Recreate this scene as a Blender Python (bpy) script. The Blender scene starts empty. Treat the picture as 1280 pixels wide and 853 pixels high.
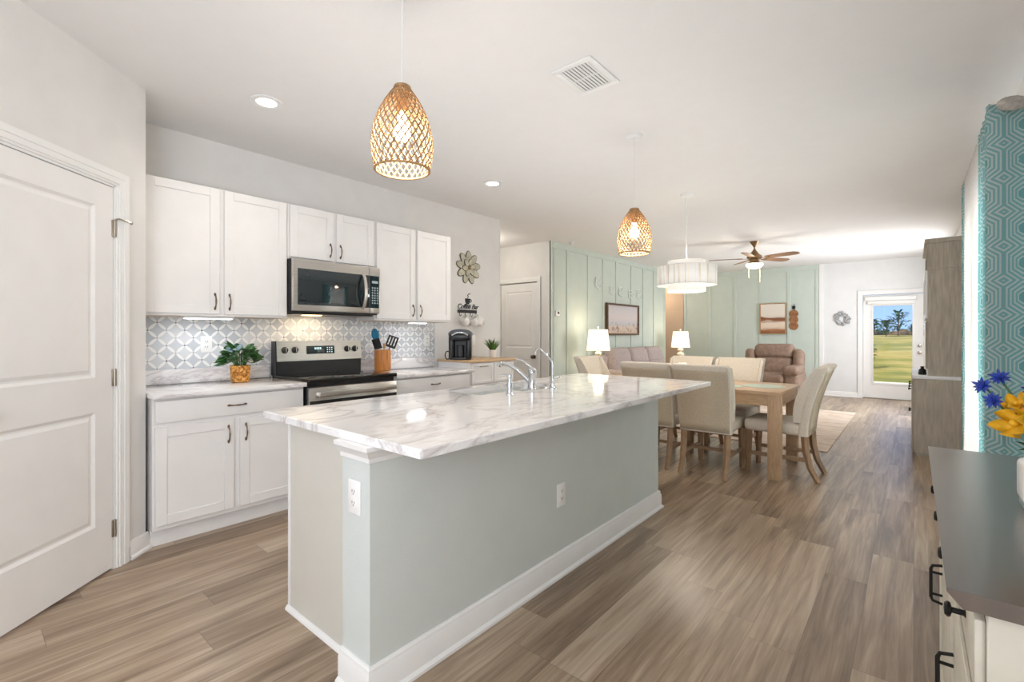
import bpy, bmesh, math, random
from mathutils import Vector, Matrix, noise
R = math.radians
random.seed(7)
C = bpy.context.scene.collection
SC = bpy.context.scene

# ------------------------------------------------------------------ camera, world, sun, exposure
CEIL = 2.70
cam_d = bpy.data.cameras.new('camera')
cam_d.sensor_width = 36.0
cam_d.lens = 593.0 / 1280.0 * 36.0
cam_d.shift_y = -9.0 / 1280.0
cam_d.clip_start = 0.02
cam_d.clip_end = 500
cam = bpy.data.objects.new('camera', cam_d)
C.objects.link(cam)
cam.location = (0, 0, 1.265)
cam.rotation_euler = (R(90), 0, R(40.25))
SC.camera = cam
SC.view_settings.view_transform = 'Standard'
SC.view_settings.look = 'None'
SC.view_settings.gamma = 1.0
SC.view_settings.use_curve_mapping = False
SC.view_settings.exposure = 0.45

world = bpy.data.worlds.new('sky')
SC.world = world
world.use_nodes = True
wn = world.node_tree
wn.nodes.clear()
w_out = wn.nodes.new('ShaderNodeOutputWorld')
w_bg = wn.nodes.new('ShaderNodeBackground')
w_tc = wn.nodes.new('ShaderNodeTexCoord')
w_sep = wn.nodes.new('ShaderNodeSeparateXYZ')
w_rmp = wn.nodes.new('ShaderNodeValToRGB')
w_rmp.color_ramp.elements[0].position = 0.0
w_rmp.color_ramp.elements[0].color = (0.40, 0.60, 0.96, 1)
w_rmp.color_ramp.elements[1].position = 0.13
w_rmp.color_ramp.elements[1].color = (0.20, 0.40, 0.88, 1)
w_hz = w_rmp.color_ramp.elements.new(0.4)
w_hz.color = (0.78, 0.82, 0.88, 1)
wn.links.new(w_tc.outputs['Generated'], w_sep.inputs[0])
wn.links.new(w_sep.outputs['Z'], w_rmp.inputs[0])
wn.links.new(w_rmp.outputs[0], w_bg.inputs[0])
w_bg.inputs[1].default_value = 1.0
wn.links.new(w_bg.outputs[0], w_out.inputs[0])


def light(name, kind, loc, power, color=(1, 1, 1), rot=None, size=None, size_y=None, radius=None, spot=None, blend=0.6):
    d = bpy.data.lights.new(name, kind)
    d.energy = power
    d.color = color
    if kind == 'AREA':
        d.shape = 'RECTANGLE'
        d.size = size
        d.size_y = size_y or size
    if radius is not None:
        d.shadow_soft_size = radius
    if kind == 'SPOT':
        d.spot_size = spot
        d.spot_blend = blend
    o = bpy.data.objects.new(name, d)
    C.objects.link(o)
    o.location = loc
    if rot is not None:
        o.rotation_euler = rot
    return o


sun = light('sun', 'SUN', (0, 0, 30), 3.2, (1.0, 0.95, 0.86))
sun.rotation_euler = Vector((0.35, 0.75, -0.8)).to_track_quat('-Z', 'Y').to_euler()
sun.data.angle = R(0.6)
# window daylight; the rear and near lights are fill at added windows
light('fill_daylight_rear', 'AREA', (-0.95, -2.12, 1.45), 10, (0.95, 0.975, 1.0), (R(90), 0, 0), 2.5, 1.9)
light('fill_daylight_near', 'AREA', (0.455, -1.15, 1.45), 44, (0.96, 0.98, 1.0), (0, R(90), 0), 1.7, 1.5)
# added upward fill light in mid-room that brightens the ceiling
cb = light('ceiling_fill', 'AREA', (-1.7, 5.75, 1.3), 22, (0.91, 0.96, 1.0), (R(180), 0, 0), 3.1, 9.6)
cb.data.spread = R(125)
light('window_daylight_side', 'AREA', (0.66, 4.35, 1.2), 95, (0.92, 0.96, 1.0), (0, R(90), 0), 2.0, 1.4)
light('window_daylight_living', 'AREA', (0.46, 9.6, 1.45), 56, (0.93, 0.965, 1.0), (0, R(90), 0), 1.5, 1.3)

# ------------------------------------------------------------------ helpers


def lin(c):
    out = []
    for v in c[:3]:
        v = v / 255.0
        out.append(v / 12.92 if v <= 0.04045 else ((v + 0.055) / 1.055) ** 2.4)
    return (out[0], out[1], out[2], 1.0)


class NT:
    """tiny node-tree writer"""

    def __init__(self, name):
        self.m = bpy.data.materials.new(name)
        self.m.use_nodes = True
        self.t = self.m.node_tree
        self.t.nodes.clear()
        self.out = self.t.nodes.new('ShaderNodeOutputMaterial')
        self.b = self.t.nodes.new('ShaderNodeBsdfPrincipled')
        self.t.links.new(self.b.outputs[0], self.out.inputs[0])

    def n(self, kind, **kw):
        x = self.t.nodes.new(kind)
        for k, v in kw.items():
            setattr(x, k, v)
        return x

    def l(self, a, b):
        self.t.links.new(a, b)

    def put(self, sock, v):
        if isinstance(v, bpy.types.NodeSocket):
            self.l(v, sock)
        else:
            sock.default_value = v

    def math(self, op, a, b=0.0, c=None):
        x = self.n('ShaderNodeMath', operation=op)
        self.put(x.inputs[0], a)
        self.put(x.inputs[1], b)
        if c is not None:
            self.put(x.inputs[2], c)
        return x.outputs[0]

    def mix(self, f, a, b):
        x = self.n('ShaderNodeMix', data_type='RGBA')
        self.put(x.inputs[0], f)
        self.put(x.inputs[6], a)
        self.put(x.inputs[7], b)
        return x.outputs[2]

    def coords(self, which='Object'):
        return self.n('ShaderNodeTexCoord').outputs[which]

    def sep(self, v):
        x = self.n('ShaderNodeSeparateXYZ')
        self.l(v, x.inputs[0])
        return x.outputs

    def comb(self, x, y, z):
        c = self.n('ShaderNodeCombineXYZ')
        self.put(c.inputs[0], x)
        self.put(c.inputs[1], y)
        self.put(c.inputs[2], z)
        return c.outputs[0]

    def noise(self, vec, scale, detail=3.0, rough=0.5, dist=0.0):
        x = self.n('ShaderNodeTexNoise')
        if vec is not None:
            self.l(vec, x.inputs['Vector'])
        x.inputs['Scale'].default_value = scale
        x.inputs['Detail'].default_value = detail
        x.inputs['Roughness'].default_value = rough
        x.inputs['Distortion'].default_value = dist
        return x.outputs[0]

    def ramp(self, f, stops):
        x = self.n('ShaderNodeValToRGB')
        e = x.color_ramp.elements
        while len(e) < len(stops):
            e.new(0.5)
        for el, (p, col) in zip(e, stops):
            el.position = p
            el.color = lin(col) if len(col) == 3 else col
        self.l(f, x.inputs[0])
        return x.outputs[0]

    def bump(self, h, strength, dist=0.01):
        x = self.n('ShaderNodeBump')
        x.inputs['Strength'].default_value = strength
        x.inputs['Distance'].default_value = dist
        self.l(h, x.inputs['Height'])
        self.l(x.outputs[0], self.b.inputs['Normal'])


def mat(name, col, rough=0.5, metal=0.0, vary=0.03, scale=6.0, bump=0.0, bscale=60.0, spec=None, emit=None, estr=0.0, stretch=None, trans=0.0, coat=0.0):
    """principled material whose colour and surface carry a little procedural variation"""
    m = NT(name)
    co = m.coords()
    if stretch:
        mp = m.n('ShaderNodeMapping')
        mp.inputs['Scale'].default_value = stretch
        m.l(co, mp.inputs[0])
        co = mp.outputs[0]
    f = m.noise(co, scale, 4.0)
    c = lin(col)
    lo = tuple(v * (1 - vary * 2) for v in c[:3]) + (1,)
    hi = tuple(min(1, v * (1 + vary * 2)) for v in c[:3]) + (1,)
    m.l(m.ramp(f, [(0.3, lo), (0.7, hi)]), m.b.inputs['Base Color'])
    m.b.inputs['Roughness'].default_value = rough
    m.b.inputs['Metallic'].default_value = metal
    if spec is not None:
        m.b.inputs['Specular IOR Level'].default_value = spec
    if trans:
        m.b.inputs['Transmission Weight'].default_value = trans
    if coat:
        m.b.inputs['Coat Weight'].default_value = coat
        m.b.inputs['Coat Roughness'].default_value = 0.08
    if emit:
        m.b.inputs['Emission Color'].default_value = lin(emit)
        m.b.inputs['Emission Strength'].default_value = estr
    if bump:
        m.bump(m.noise(co, bscale, 3.0), bump, 0.004)
    return m.m


OFFS = {}


def off(o):
    return OFFS.get(o.name, Vector((0, 0, 0)))


class MB:
    def __init__(self):
        self.bm = bmesh.new()

    def _xf(self, verts, M):
        bmesh.ops.transform(self.bm, matrix=M, verts=verts)

    def box(self, x0, x1, y0, y1, z0, z1, r=0.0, seg=2, M=None):
        g = bmesh.ops.create_cube(self.bm, size=1.0)
        vs = g['verts']
        T = Matrix.Translation(((x0 + x1) / 2, (y0 + y1) / 2, (z0 + z1) / 2)) @ Matrix.Diagonal((abs(x1 - x0), abs(y1 - y0), abs(z1 - z0), 1))
        self._xf(vs, T)
        if r > 0:
            r = min(r, 0.49 * min(abs(x1 - x0), abs(y1 - y0), abs(z1 - z0)))
            es = list({e for v in vs for e in v.link_edges})
            res = bmesh.ops.bevel(self.bm, geom=es, offset=r, segments=seg, profile=0.5, affect='EDGES')
            vs = list({v for f in res['faces'] for v in f.verts} | {v for v in vs if v.is_valid})
        if M is not None:
            self._xf(vs, M)
        return self

    def cyl(self, p0, p1, r0, r1=None, n=20, caps=True):
        return self.tube([p0, p1], [r0, r0 if r1 is None else r1], n, caps)

    def tube(self, pts, r, n=10, caps=True, flat=1.0, closed=False):
        pts = [Vector(p) for p in pts]
        if not isinstance(r, (list, tuple)):
            r = [r] * len(pts)
        N = len(pts)
        tans = []
        for i in range(N):
            if closed:
                a, b = pts[(i - 1) % N], pts[(i + 1) % N]
            else:
                a, b = pts[max(i - 1, 0)], pts[min(i + 1, N - 1)]
            tans.append((b - a).normalized())
        t = tans[0]
        up = Vector((0, 0, 1)) if abs(t.z) < 0.9 else Vector((1, 0, 0))
        nrm = (up - t * up.dot(t)).normalized()
        rings = []
        for i in range(N):
            t = tans[i]
            nrm = (nrm - t * nrm.dot(t))
            if nrm.length < 1e-6:
                nrm = t.orthogonal()
            nrm.normalize()
            bi = t.cross(nrm)
            ring = []
            for k in range(n):
                a = 2 * math.pi * k / n
                ring.append(self.bm.verts.new(pts[i] + (nrm * math.cos(a) * flat + bi * math.sin(a)) * r[i]))
            rings.append(ring)
        M_ = N if closed else N - 1
        for i in range(M_):
            A, B = rings[i], rings[(i + 1) % N]
            for k in range(n):
                self.bm.faces.new((A[k], A[(k + 1) % n], B[(k + 1) % n], B[k]))
        if caps and not closed:
            self.bm.faces.new(list(reversed(rings[0])))
            self.bm.faces.new(rings[-1])
        return self

    def lathe(self, prof, c=(0, 0, 0), n=32, caps=True, M=None):
        c = Vector(c)
        rings = []
        for (r, z) in prof:
            ring = []
            for k in range(n):
                a = 2 * math.pi * k / n
                v = Vector((r * math.cos(a), r * math.sin(a), z))
                if M is not None:
                    v = M @ v
                ring.append(self.bm.verts.new(v + c))
            rings.append(ring)
        for A, B in zip(rings, rings[1:]):
            for k in range(n):
                self.bm.faces.new((A[k], A[(k + 1) % n], B[(k + 1) % n], B[k]))
        if caps:
            if prof[0][0] > 1e-5:
                self.bm.faces.new(list(reversed(rings[0])))
            if prof[-1][0] > 1e-5:
                self.bm.faces.new(rings[-1])
        return self

    def prism(self, poly, lo, hi, axis='x'):
        """extrude a 2-D polygon along an axis; poly holds the two other coordinates in x,y,z order"""
        def P(a, b, h):
            return {'x': (h, a, b), 'y': (a, h, b), 'z': (a, b, h)}[axis]
        A = [self.bm.verts.new(P(a, b, lo)) for a, b in poly]
        B = [self.bm.verts.new(P(a, b, hi)) for a, b in poly]
        n = len(poly)
        self.bm.faces.new(A)
        self.bm.faces.new(list(reversed(B)))
        for k in range(n):
            self.bm.faces.new((A[k], B[k], B[(k + 1) % n], A[(k + 1) % n]))
        return self

    def ball(self, c, r, sc=(1, 1, 1), seg=16, M=None):
        g = bmesh.ops.create_uvsphere(self.bm, u_segments=seg, v_segments=max(6, seg // 2), radius=r)
        T = Matrix.Translation(c) @ (M if M is not None else Matrix.Identity(4)) @ Matrix.Diagonal((sc[0], sc[1], sc[2], 1))
        self._xf(g['verts'], T)
        return self

    def leaf(self, base, tip, width, normal, curl=0.1, seg=6, thick=0.0):
        """a pointed leaf blade curved along its length"""
        base, tip = Vector(base), Vector(tip)
        d = tip - base
        L = d.length
        d.normalize()
        nn = Vector(normal)
        nn = (nn - d * nn.dot(d))
        if nn.length < 1e-5:
            nn = d.orthogonal()
        nn.normalize()
        s = d.cross(nn)
        prev = None
        for i in range(seg + 1):
            t = i / seg
            w = width * math.sin(math.pi * min(1, (t * 0.93 + 0.07))) ** 0.8
            p = base + d * (L * t) + nn * (curl * L * math.sin(math.pi * t))
            row = (self.bm.verts.new(p - s * w / 2 + nn * 0.18 * w), self.bm.verts.new(p), self.bm.verts.new(p + s * w / 2 + nn * 0.18 * w))
            if prev:
                self.bm.faces.new((prev[0], prev[1], row[1], row[0]))
                self.bm.faces.new((prev[1], prev[2], row[2], row[1]))
            prev = row
        return self

    def build(self, name, m, parent=None, angle=38, kind=None, label=None, solid=0.0, subsurf=0):
        me = bpy.data.meshes.new(name)
        bmesh.ops.recalc_face_normals(self.bm, faces=self.bm.faces[:])
        self.bm.to_mesh(me)
        self.bm.free()
        for p in me.polygons:
            p.use_smooth = True
        me.set_sharp_from_angle(angle=R(angle))
        me.materials.append(m)
        o = bpy.data.objects.new(name, me)
        C.objects.link(o)
        if parent is not None:
            o.parent = parent
            o.location = -off(parent)
            # parts sit in world axes: their own frame is the world's
        if kind:
            o['kind'] = kind
        if label:
            o['label'] = label
        if solid:
            md = o.modifiers.new('thickness', 'SOLIDIFY')
            md.thickness = solid
            md.offset = 0
        if subsurf:
            md = o.modifiers.new('smooth', 'SUBSURF')
            md.levels = subsurf
            md.render_levels = subsurf
        return o


def thing(name, label, cat, base=(0, 0, 0), group=None, kind=None):
    o = bpy.data.objects.new(name, None)
    o.empty_display_size = 0.05
    C.objects.link(o)
    o.location = base
    OFFS[o.name] = Vector(base)
    o['label'] = label
    o['category'] = cat
    if group:
        o['group'] = group
    if kind:
        o['kind'] = kind
    return o


def tag(o, label, cat, group=None):
    o['label'] = label
    o['category'] = cat
    if group:
        o['group'] = group
    return o


def dup(o, parent=None):
    c = o.copy()
    C.objects.link(c)
    if parent is not None:
        c.parent = parent
    for ch in list(o.children):
        dup(ch, c)
    return c


def text_mesh(name, body, size, m, parent, loc, rot, extrude=0.0005, offset=0.0, shear=0.0, space=1.0):
    fc = bpy.data.curves.new(name, 'FONT')
    fc.body = body
    fc.size = size
    fc.extrude = extrude
    fc.offset = offset
    fc.shear = shear
    fc.space_character = space
    fc.align_x = 'CENTER'
    fo = bpy.data.objects.new(name + '_outline', fc)
    C.objects.link(fo)
    bpy.context.view_layer.update()
    me = bpy.data.meshes.new_from_object(fo.evaluated_get(bpy.context.evaluated_depsgraph_get()))
    bpy.data.objects.remove(fo)
    me.materials.clear()
    me.materials.append(m)
    o = bpy.data.objects.new(name, me)
    C.objects.link(o)
    o.parent = parent
    o.location = loc
    o.rotation_euler = rot
    return o


def place(o, loc, rz=0.0):
    o.location = loc
    o.rotation_euler = (0, 0, rz)


# ------------------------------------------------------------------ materials
M = {}
M['wall'] = mat('wall_paint', (230, 228, 225), 0.75, vary=0.01, bump=0.12, bscale=180)
M['wall_cool'] = mat('wall_paint_cool', (232, 232, 232), 0.75, vary=0.01, bump=0.12, bscale=180)
M['tan'] = mat('hall_paint_warm_lit', (206, 182, 158), 0.8, vary=0.015, bump=0.1, bscale=180)  # warm lamplight on the grey-beige hall wall, painted in as tan
M['ceiling'] = mat('ceiling_knockdown', (236, 234, 232), 0.85, vary=0.004, scale=9, bump=0.22, bscale=45)
M['green'] = mat('wall_paint_sage', (203, 213, 204), 0.6, vary=0.012, bump=0.08, bscale=160)
M['trim'] = mat('trim_white', (240, 239, 237), 0.35, vary=0.008)
M['door'] = mat('door_white', (238, 236, 234), 0.42, vary=0.01)
M['cab'] = mat('cabinet_white', (240, 238, 236), 0.38, vary=0.01)
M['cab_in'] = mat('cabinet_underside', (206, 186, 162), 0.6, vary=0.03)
M['endpanel'] = mat('island_end_panel', (214, 210, 200), 0.45, vary=0.01)
M['isl'] = mat('island_paint_grey', (210, 215, 211), 0.7, vary=0.01, bump=0.2, bscale=150)
M['steel'] = mat('brushed_steel', (196, 192, 186), 0.28, 0.95, vary=0.05, scale=30, stretch=(1, 0.05, 8), bump=0.02)
M['steel2'] = mat('sink_steel', (224, 226, 224), 0.3, 0.4, vary=0.04, scale=20)
M['chrome'] = mat('chrome', (214, 216, 218), 0.08, 1.0, vary=0.01)
M['nickel'] = mat('satin_nickel', (168, 160, 148), 0.3, 1.0, vary=0.02)
M['bronze'] = mat('antique_bronze', (120, 104, 88), 0.32, 0.9, vary=0.15, scale=60)
M['blackglass'] = mat('black_glass', (10, 10, 11), 0.05, 0.0, vary=0.05, spec=0.6)
M['dkglass'] = mat('microwave_glass', (30, 42, 46), 0.04, 0.0, vary=0.06, spec=0.8)
M['black'] = mat('black_plastic', (20, 20, 22), 0.3, vary=0.05)
M['blackmatte'] = mat('black_iron', (24, 23, 23), 0.5, 0.3, vary=0.08)
M['char'] = mat('charcoal_case', (46, 46, 49), 0.4, vary=0.04)
M['dark'] = mat('dark_gap', (60, 58, 56), 0.9, vary=0.02)
M['plate'] = mat('outlet_plastic', (244, 243, 240), 0.3, vary=0.005)
M['slot'] = mat('outlet_slot', (70, 66, 62), 0.6, vary=0.02)
M['ceramic'] = mat('white_ceramic', (243, 240, 235), 0.15, vary=0.01)
M['cream'] = mat('cream_ceramic', (240, 228, 206), 0.25, vary=0.02)
M['bamboo'] = mat('bamboo', (190, 124, 62), 0.4, vary=0.16, scale=14, stretch=(6, 6, 0.5), bump=0.05)
M['bark'] = mat('outdoor_bark', (92, 74, 58), 0.8, vary=0.1)
M['oak'] = mat('light_oak', (190, 158, 124), 0.45, vary=0.08, scale=10, stretch=(1, 9, 9), bump=0.05)
M['oakv'] = mat('light_oak_leg', (188, 156, 122), 0.45, vary=0.08, scale=10, stretch=(9, 9, 1), bump=0.05)
M['legwood'] = mat('weathered_oak_leg', (160, 130, 100), 0.5, vary=0.1, scale=12, stretch=(9, 9, 1), bump=0.05)
M['butcher'] = mat('wood_counter', (206, 172, 132), 0.4, vary=0.08, scale=9, stretch=(9, 1, 9))
M['linen'] = mat('linen_cream', (226, 216, 201), 0.9, vary=0.05, scale=120, bump=0.35, bscale=420)
M['linen_rear_shade'] = mat('linen_shaded', (212, 197, 172), 0.9, vary=0.06, scale=120, bump=0.4, bscale=420)  # cream linen darkened to tan to stand in for shade
M['sofa'] = mat('sofa_grey_mauve', (184, 170, 166), 0.85, vary=0.06, scale=30, bump=0.25, bscale=260)
M['recl'] = mat('recliner_brown_suede', (142, 118, 102), 0.75, vary=0.1, scale=14, bump=0.25, bscale=220)
M['hutch'] = mat('weathered_grey_wood', (178, 170, 156), 0.6, vary=0.09, scale=7, stretch=(7, 7, 0.8), bump=0.12, bscale=50)
M['hutch_top'] = mat('hutch_white_top', (236, 236, 238), 0.3, vary=0.02)
M['buffet'] = mat('buffet_antique_white', (222, 216, 200), 0.5, vary=0.03, scale=10)
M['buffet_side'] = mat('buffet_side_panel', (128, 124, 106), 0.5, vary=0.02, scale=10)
M['lampshade'] = mat('lit_lamp_shade', (255, 246, 230), 0.9, vary=0.01, emit=(255, 240, 214), estr=0.8)
M['drum'] = mat('lit_drum_shade', (250, 247, 240), 0.9, vary=0.02, emit=(255, 248, 236), estr=0.25)
M['bulb'] = mat('lit_bulb', (255, 250, 240), 0.5, vary=0.0, emit=(255, 236, 205), estr=14)
M['canlens'] = mat('lit_downlight_lens', (255, 252, 245), 0.5, vary=0.0, emit=(255, 243, 222), estr=7)
M['ledbar'] = mat('lit_led_lens', (250, 252, 255), 0.5, vary=0.0, emit=(235, 243, 255), estr=5)
M['fanbowl'] = mat('lit_fan_bowl', (255, 250, 240), 0.4, vary=0.0, emit=(255, 240, 215), estr=2.6)
M['rattan'] = mat('rattan_weave', (168, 130, 88), 0.6, vary=0.15, scale=40)
M['fanwood'] = mat('fan_blade_wood', (138, 104, 76), 0.45, vary=0.1, scale=12, stretch=(1, 8, 8))
M['brass'] = mat('antique_brass', (150, 122, 88), 0.3, 0.9, vary=0.06)
M['leaf'] = mat('leaf_green', (58, 104, 52), 0.4, vary=0.3, scale=25)
M['leafdark'] = mat('leaf_dark_green', (58, 100, 52), 0.35, vary=0.3, scale=30)
M['leafpale'] = mat('leaf_pale_sheen', (168, 196, 206), 0.4, vary=0.15, scale=30)  # light reflected by the upper leaves, put into their colour
M['grassleaf'] = mat('grass_blade', (84, 124, 52), 0.5, vary=0.3, scale=40)
M['pot'] = mat('white_pot', (242, 234, 228), 0.3, vary=0.01)
M['soil'] = mat('soil', (52, 40, 32), 0.9, vary=0.2, scale=60)
M['teal'] = mat('blue_silicone', (56, 158, 196), 0.35, vary=0.04)
M['woodspoon'] = mat('wooden_spoon', (196, 156, 110), 0.5, vary=0.08, scale=30, stretch=(6, 6, 1))
M['iron_white'] = mat('white_metal_ornament', (238, 242, 240), 0.4, vary=0.02)
M['rope'] = mat('jute_rope', (150, 118, 84), 0.8, vary=0.12, scale=60)
M['discwood'] = mat('brown_wood_disc', (150, 102, 64), 0.55, vary=0.15, scale=18, bump=0.1)
M['framewood'] = mat('dark_walnut_frame', (92, 66, 44), 0.45, vary=0.12, scale=16)
M['framelight'] = mat('light_wood_frame', (176, 140, 98), 0.45, vary=0.08, scale=16)
M['petalgrey'] = mat('whitewashed_petal', (190, 186, 166), 0.6, vary=0.12, scale=18, bump=0.15)
M['petaledge'] = mat('dark_petal_edge', (84, 76, 62), 0.6, vary=0.1)
M['wreath'] = mat('grey_shell', (170, 170, 172), 0.5, vary=0.18, scale=30)
M['stone'] = mat('grey_stone_finial', (176, 170, 160), 0.6, vary=0.15, scale=40)
M['blueflower'] = mat('cornflower_petal', (38, 64, 160), 0.6, vary=0.15, scale=60)
M['yellowflower'] = mat('yellow_petal', (238, 180, 34), 0.5, vary=0.12, scale=40)
M['orangeflower'] = mat('orange_petal', (240, 140, 40), 0.5, vary=0.15, scale=40)
M['redflower'] = mat('crimson_petal', (176, 30, 60), 0.5, vary=0.15, scale=40)
M['mat_round'] = mat('woven_pale_aqua', (188, 198, 186), 0.8, vary=0.06, scale=60, bump=0.4, bscale=240)
M['blanket'] = mat('pull_chain', (214, 200, 170), 0.3, 0.7, vary=0.02)


def m_floor():
    m = NT('vinyl_plank_floor')
    x, y, z = m.sep(m.coords())
    u = m.math('DIVIDE', x, 0.178)
    row = m.math('FLOOR', u)
    w1 = m.n('ShaderNodeTexWhiteNoise', noise_dimensions='1D')
    m.l(row, w1.inputs['W'])
    v = m.math('ADD', m.math('DIVIDE', y, 1.22), m.math('MULTIPLY', w1.outputs[0], 7.3))
    col = m.math('FLOOR', v)
    w2 = m.n('ShaderNodeTexWhiteNoise', noise_dimensions='2D')
    m.l(m.comb(row, col, 0.0), w2.inputs['Vector'])
    idv = w2.outputs[0]
    shift = m.math('MULTIPLY', idv, 40.0)
    g1 = m.noise(m.comb(m.math('MULTIPLY', x, 26.0), m.math('MULTIPLY', y, 1.3), shift), 1.0, 6.0, 0.6, 0.9)
    g2 = m.noise(m.comb(m.math('MULTIPLY', x, 7.0), m.math('MULTIPLY', y, 0.7), shift), 1.0, 3.0, 0.5, 1.2)
    g3 = m.noise(m.comb(m.math('MULTIPLY', x, 110.0), m.math('MULTIPLY', y, 4.0), shift), 1.0, 2.0)
    f = m.math('ADD', m.math('ADD', m.math('MULTIPLY', g1, 0.45), m.math('MULTIPLY', g2, 0.35)), m.math('ADD', m.math('MULTIPLY', g3, 0.15), m.math('MULTIPLY', m.math('SUBTRACT', idv, 0.45), 0.17)))
    c = m.ramp(f, [(0.33, (98, 79, 61)), (0.43, (136, 114, 92)), (0.53, (164, 142, 118)), (0.66, (194, 176, 154))])
    fu = m.math('FRACT', u)
    fv = m.math('FRACT', v)
    su = m.math('LESS_THAN', m.math('MINIMUM', fu, m.math('SUBTRACT', 1.0, fu)), 0.008)
    sv = m.math('LESS_THAN', m.math('MINIMUM', fv, m.math('SUBTRACT', 1.0, fv)), 0.0012)
    seam = m.math('MAXIMUM', su, sv)
    m.l(m.mix(m.math('MULTIPLY', seam, 0.45), c, lin((70, 55, 42))), m.b.inputs['Base Color'])
    m.b.inputs['Roughness'].default_value = 0.33
    m.b.inputs['Specular IOR Level'].default_value = 0.85
    m.bump(g3, 0.08, 0.002)
    return m.m


def m_marble(name, s=1.0, strength=1.0):
    m = NT(name)
    co = m.coords()
    x, y, z = m.sep(co)
    v = m.comb(m.math('MULTIPLY', x, 3.4 * s), m.math('MULTIPLY', y, 1.5 * s), m.math('MULTIPLY', z, 4.0))
    warp = m.noise(v, 0.9, 6.0, 0.62, 1.1)
    ridge = m.math('ABSOLUTE', m.math('SUBTRACT', warp, 0.5))
    vein = m.ramp(ridge, [(0.0, (206, 200, 200)), (0.012, (226, 222, 221)), (0.045, (244, 242, 241))])
    blot = m.noise(v, 2.0, 6.0, 0.72, 0.8)
    spots = m.ramp(blot, [(0.53, (255, 255, 255)), (0.63, (238, 234, 232)), (0.70, (210, 205, 204)), (0.78, (160, 155, 157))])
    mx = m.n('ShaderNodeMix', data_type='RGBA', blend_type='MULTIPLY')
    mx.inputs[0].default_value = strength
    m.l(vein, mx.inputs[6])
    m.l(spots, mx.inputs[7])
    m.l(mx.outputs[2], m.b.inputs['Base Color'])
    m.b.inputs['Roughness'].default_value = 0.07
    m.b.inputs['Specular IOR Level'].default_value = 0.6
    return m.m


def m_tile():
    """white lens petals crossing over pale grey stone, with small dots where they meet"""
    m = NT('petal_mosaic_tile')
    x, y, z = m.sep(m.coords())
    L = 0.076
    k = 1.0 / (math.sqrt(2) * L)
    p = m.math('MULTIPLY', m.math('ADD', y, z), k)
    q = m.math('MULTIPLY', m.math('SUBTRACT', y, z), k)
    fp, fq = m.math('FRACT', m.math('ADD', p, 40.0)), m.math('FRACT', m.math('ADD', q, 40.0))

    def near(f):
        return m.math('MINIMUM', f, m.math('SUBTRACT', 1.0, f))
    dp, dq = near(fp), near(fq)

    def lens(d, f):
        t = m.math('SUBTRACT', m.math('MULTIPLY', f, 2.0), 1.0)
        w = m.math('MULTIPLY', m.math('SUBTRACT', 0.94, m.math('MULTIPLY', t, t)), 0.135)
        return m.math('LESS_THAN', d, w)
    pet = m.math('MAXIMUM', lens(dp, fq), lens(dq, fp))
    rr = m.math('ADD', m.math('MULTIPLY', dp, dp), m.math('MULTIPLY', dq, dq))
    dot = m.math('LESS_THAN', rr, 0.0062)
    w1 = m.n('ShaderNodeTexWhiteNoise', noise_dimensions='2D')
    m.l(m.comb(m.math('FLOOR', p), m.math('FLOOR', q), 0.0), w1.inputs['Vector'])
    w2 = m.n('ShaderNodeTexWhiteNoise', noise_dimensions='2D')
    m.l(m.comb(m.math('ROUND', p), m.math('ROUND', q), 3.0), w2.inputs['Vector'])
    field = m.ramp(w1.outputs[0], [(0.0, (190, 194, 198)), (0.5, (208, 211, 214)), (1.0, (222, 223, 224))])
    dots = m.ramp(w2.outputs[0], [(0.0, (96, 98, 106)), (0.35, (150, 152, 158)), (1.0, (206, 206, 208))])
    c = m.mix(pet, field, lin((244, 243, 240)))
    c = m.mix(dot, c, dots)
    m.l(c, m.b.inputs['Base Color'])
    m.b.inputs['Roughness'].default_value = 0.2
    return m.m


def m_curtain():
    """turquoise cotton with a pale lattice of nested hexagons"""
    m = NT('turquoise_lattice_curtain')
    u, v, w = m.sep(m.coords('UV'))

    def tri(s, period):
        f = m.math('FRACT', m.math('ADD', m.math('DIVIDE', s, period), 20.0))
        return m.math('ABSOLUTE', m.math('SUBTRACT', m.math('MULTIPLY', f, 2.0), 1.0))
    row = m.math('FLOOR', m.math('DIVIDE', v, 0.10))
    sh = m.math('MULTIPLY', m.math('MODULO', m.math('ADD', row, 100.0), 2.0), 0.09)
    a = tri(m.math('ADD', u, 0.03), 0.15)
    b = tri(v, 0.17)
    f1 = m.math('MAXIMUM', m.math('MULTIPLY', a, 1.05), m.math('ADD', m.math('MULTIPLY', a, 0.55), m.math('MULTIPLY', b, 0.75)))
    l1 = m.math('GREATER_THAN', m.math('SINE', m.math('MULTIPLY', f1, 30.0)), 0.15)
    a2 = tri(m.math('ADD', u, 0.0), 0.045)
    b2 = tri(v, 0.05)
    dia = m.math('LESS_THAN', m.math('ADD', a2, b2), 0.45)
    inner = m.math('LESS_THAN', f1, 0.24)
    c1 = m.mix(l1, lin((156, 205, 207)), lin((232, 237, 234)))
    cin = m.mix(dia, lin((136, 194, 196)), lin((230, 236, 230)))
    c = m.mix(inner, c1, cin)
    n = m.noise(m.coords('UV'), 90.0, 3.0)
    c = m.mix(m.math('MULTIPLY', n, 0.35), c, lin((140, 192, 192)))
    m.l(c, m.b.inputs['Base Color'])
    m.b.inputs['Roughness'].default_value = 0.85
    tr = m.n('ShaderNodeBsdfTranslucent')
    m.l(c, tr.inputs[0])
    ms = m.n('ShaderNodeMixShader')
    ms.inputs[0].default_value = 0.4
    m.l(m.b.outputs[0], ms.inputs[1])
    m.l(tr.outputs[0], ms.inputs[2])
    m.l(ms.outputs[0], m.out.inputs[0])
    return m.m


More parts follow.
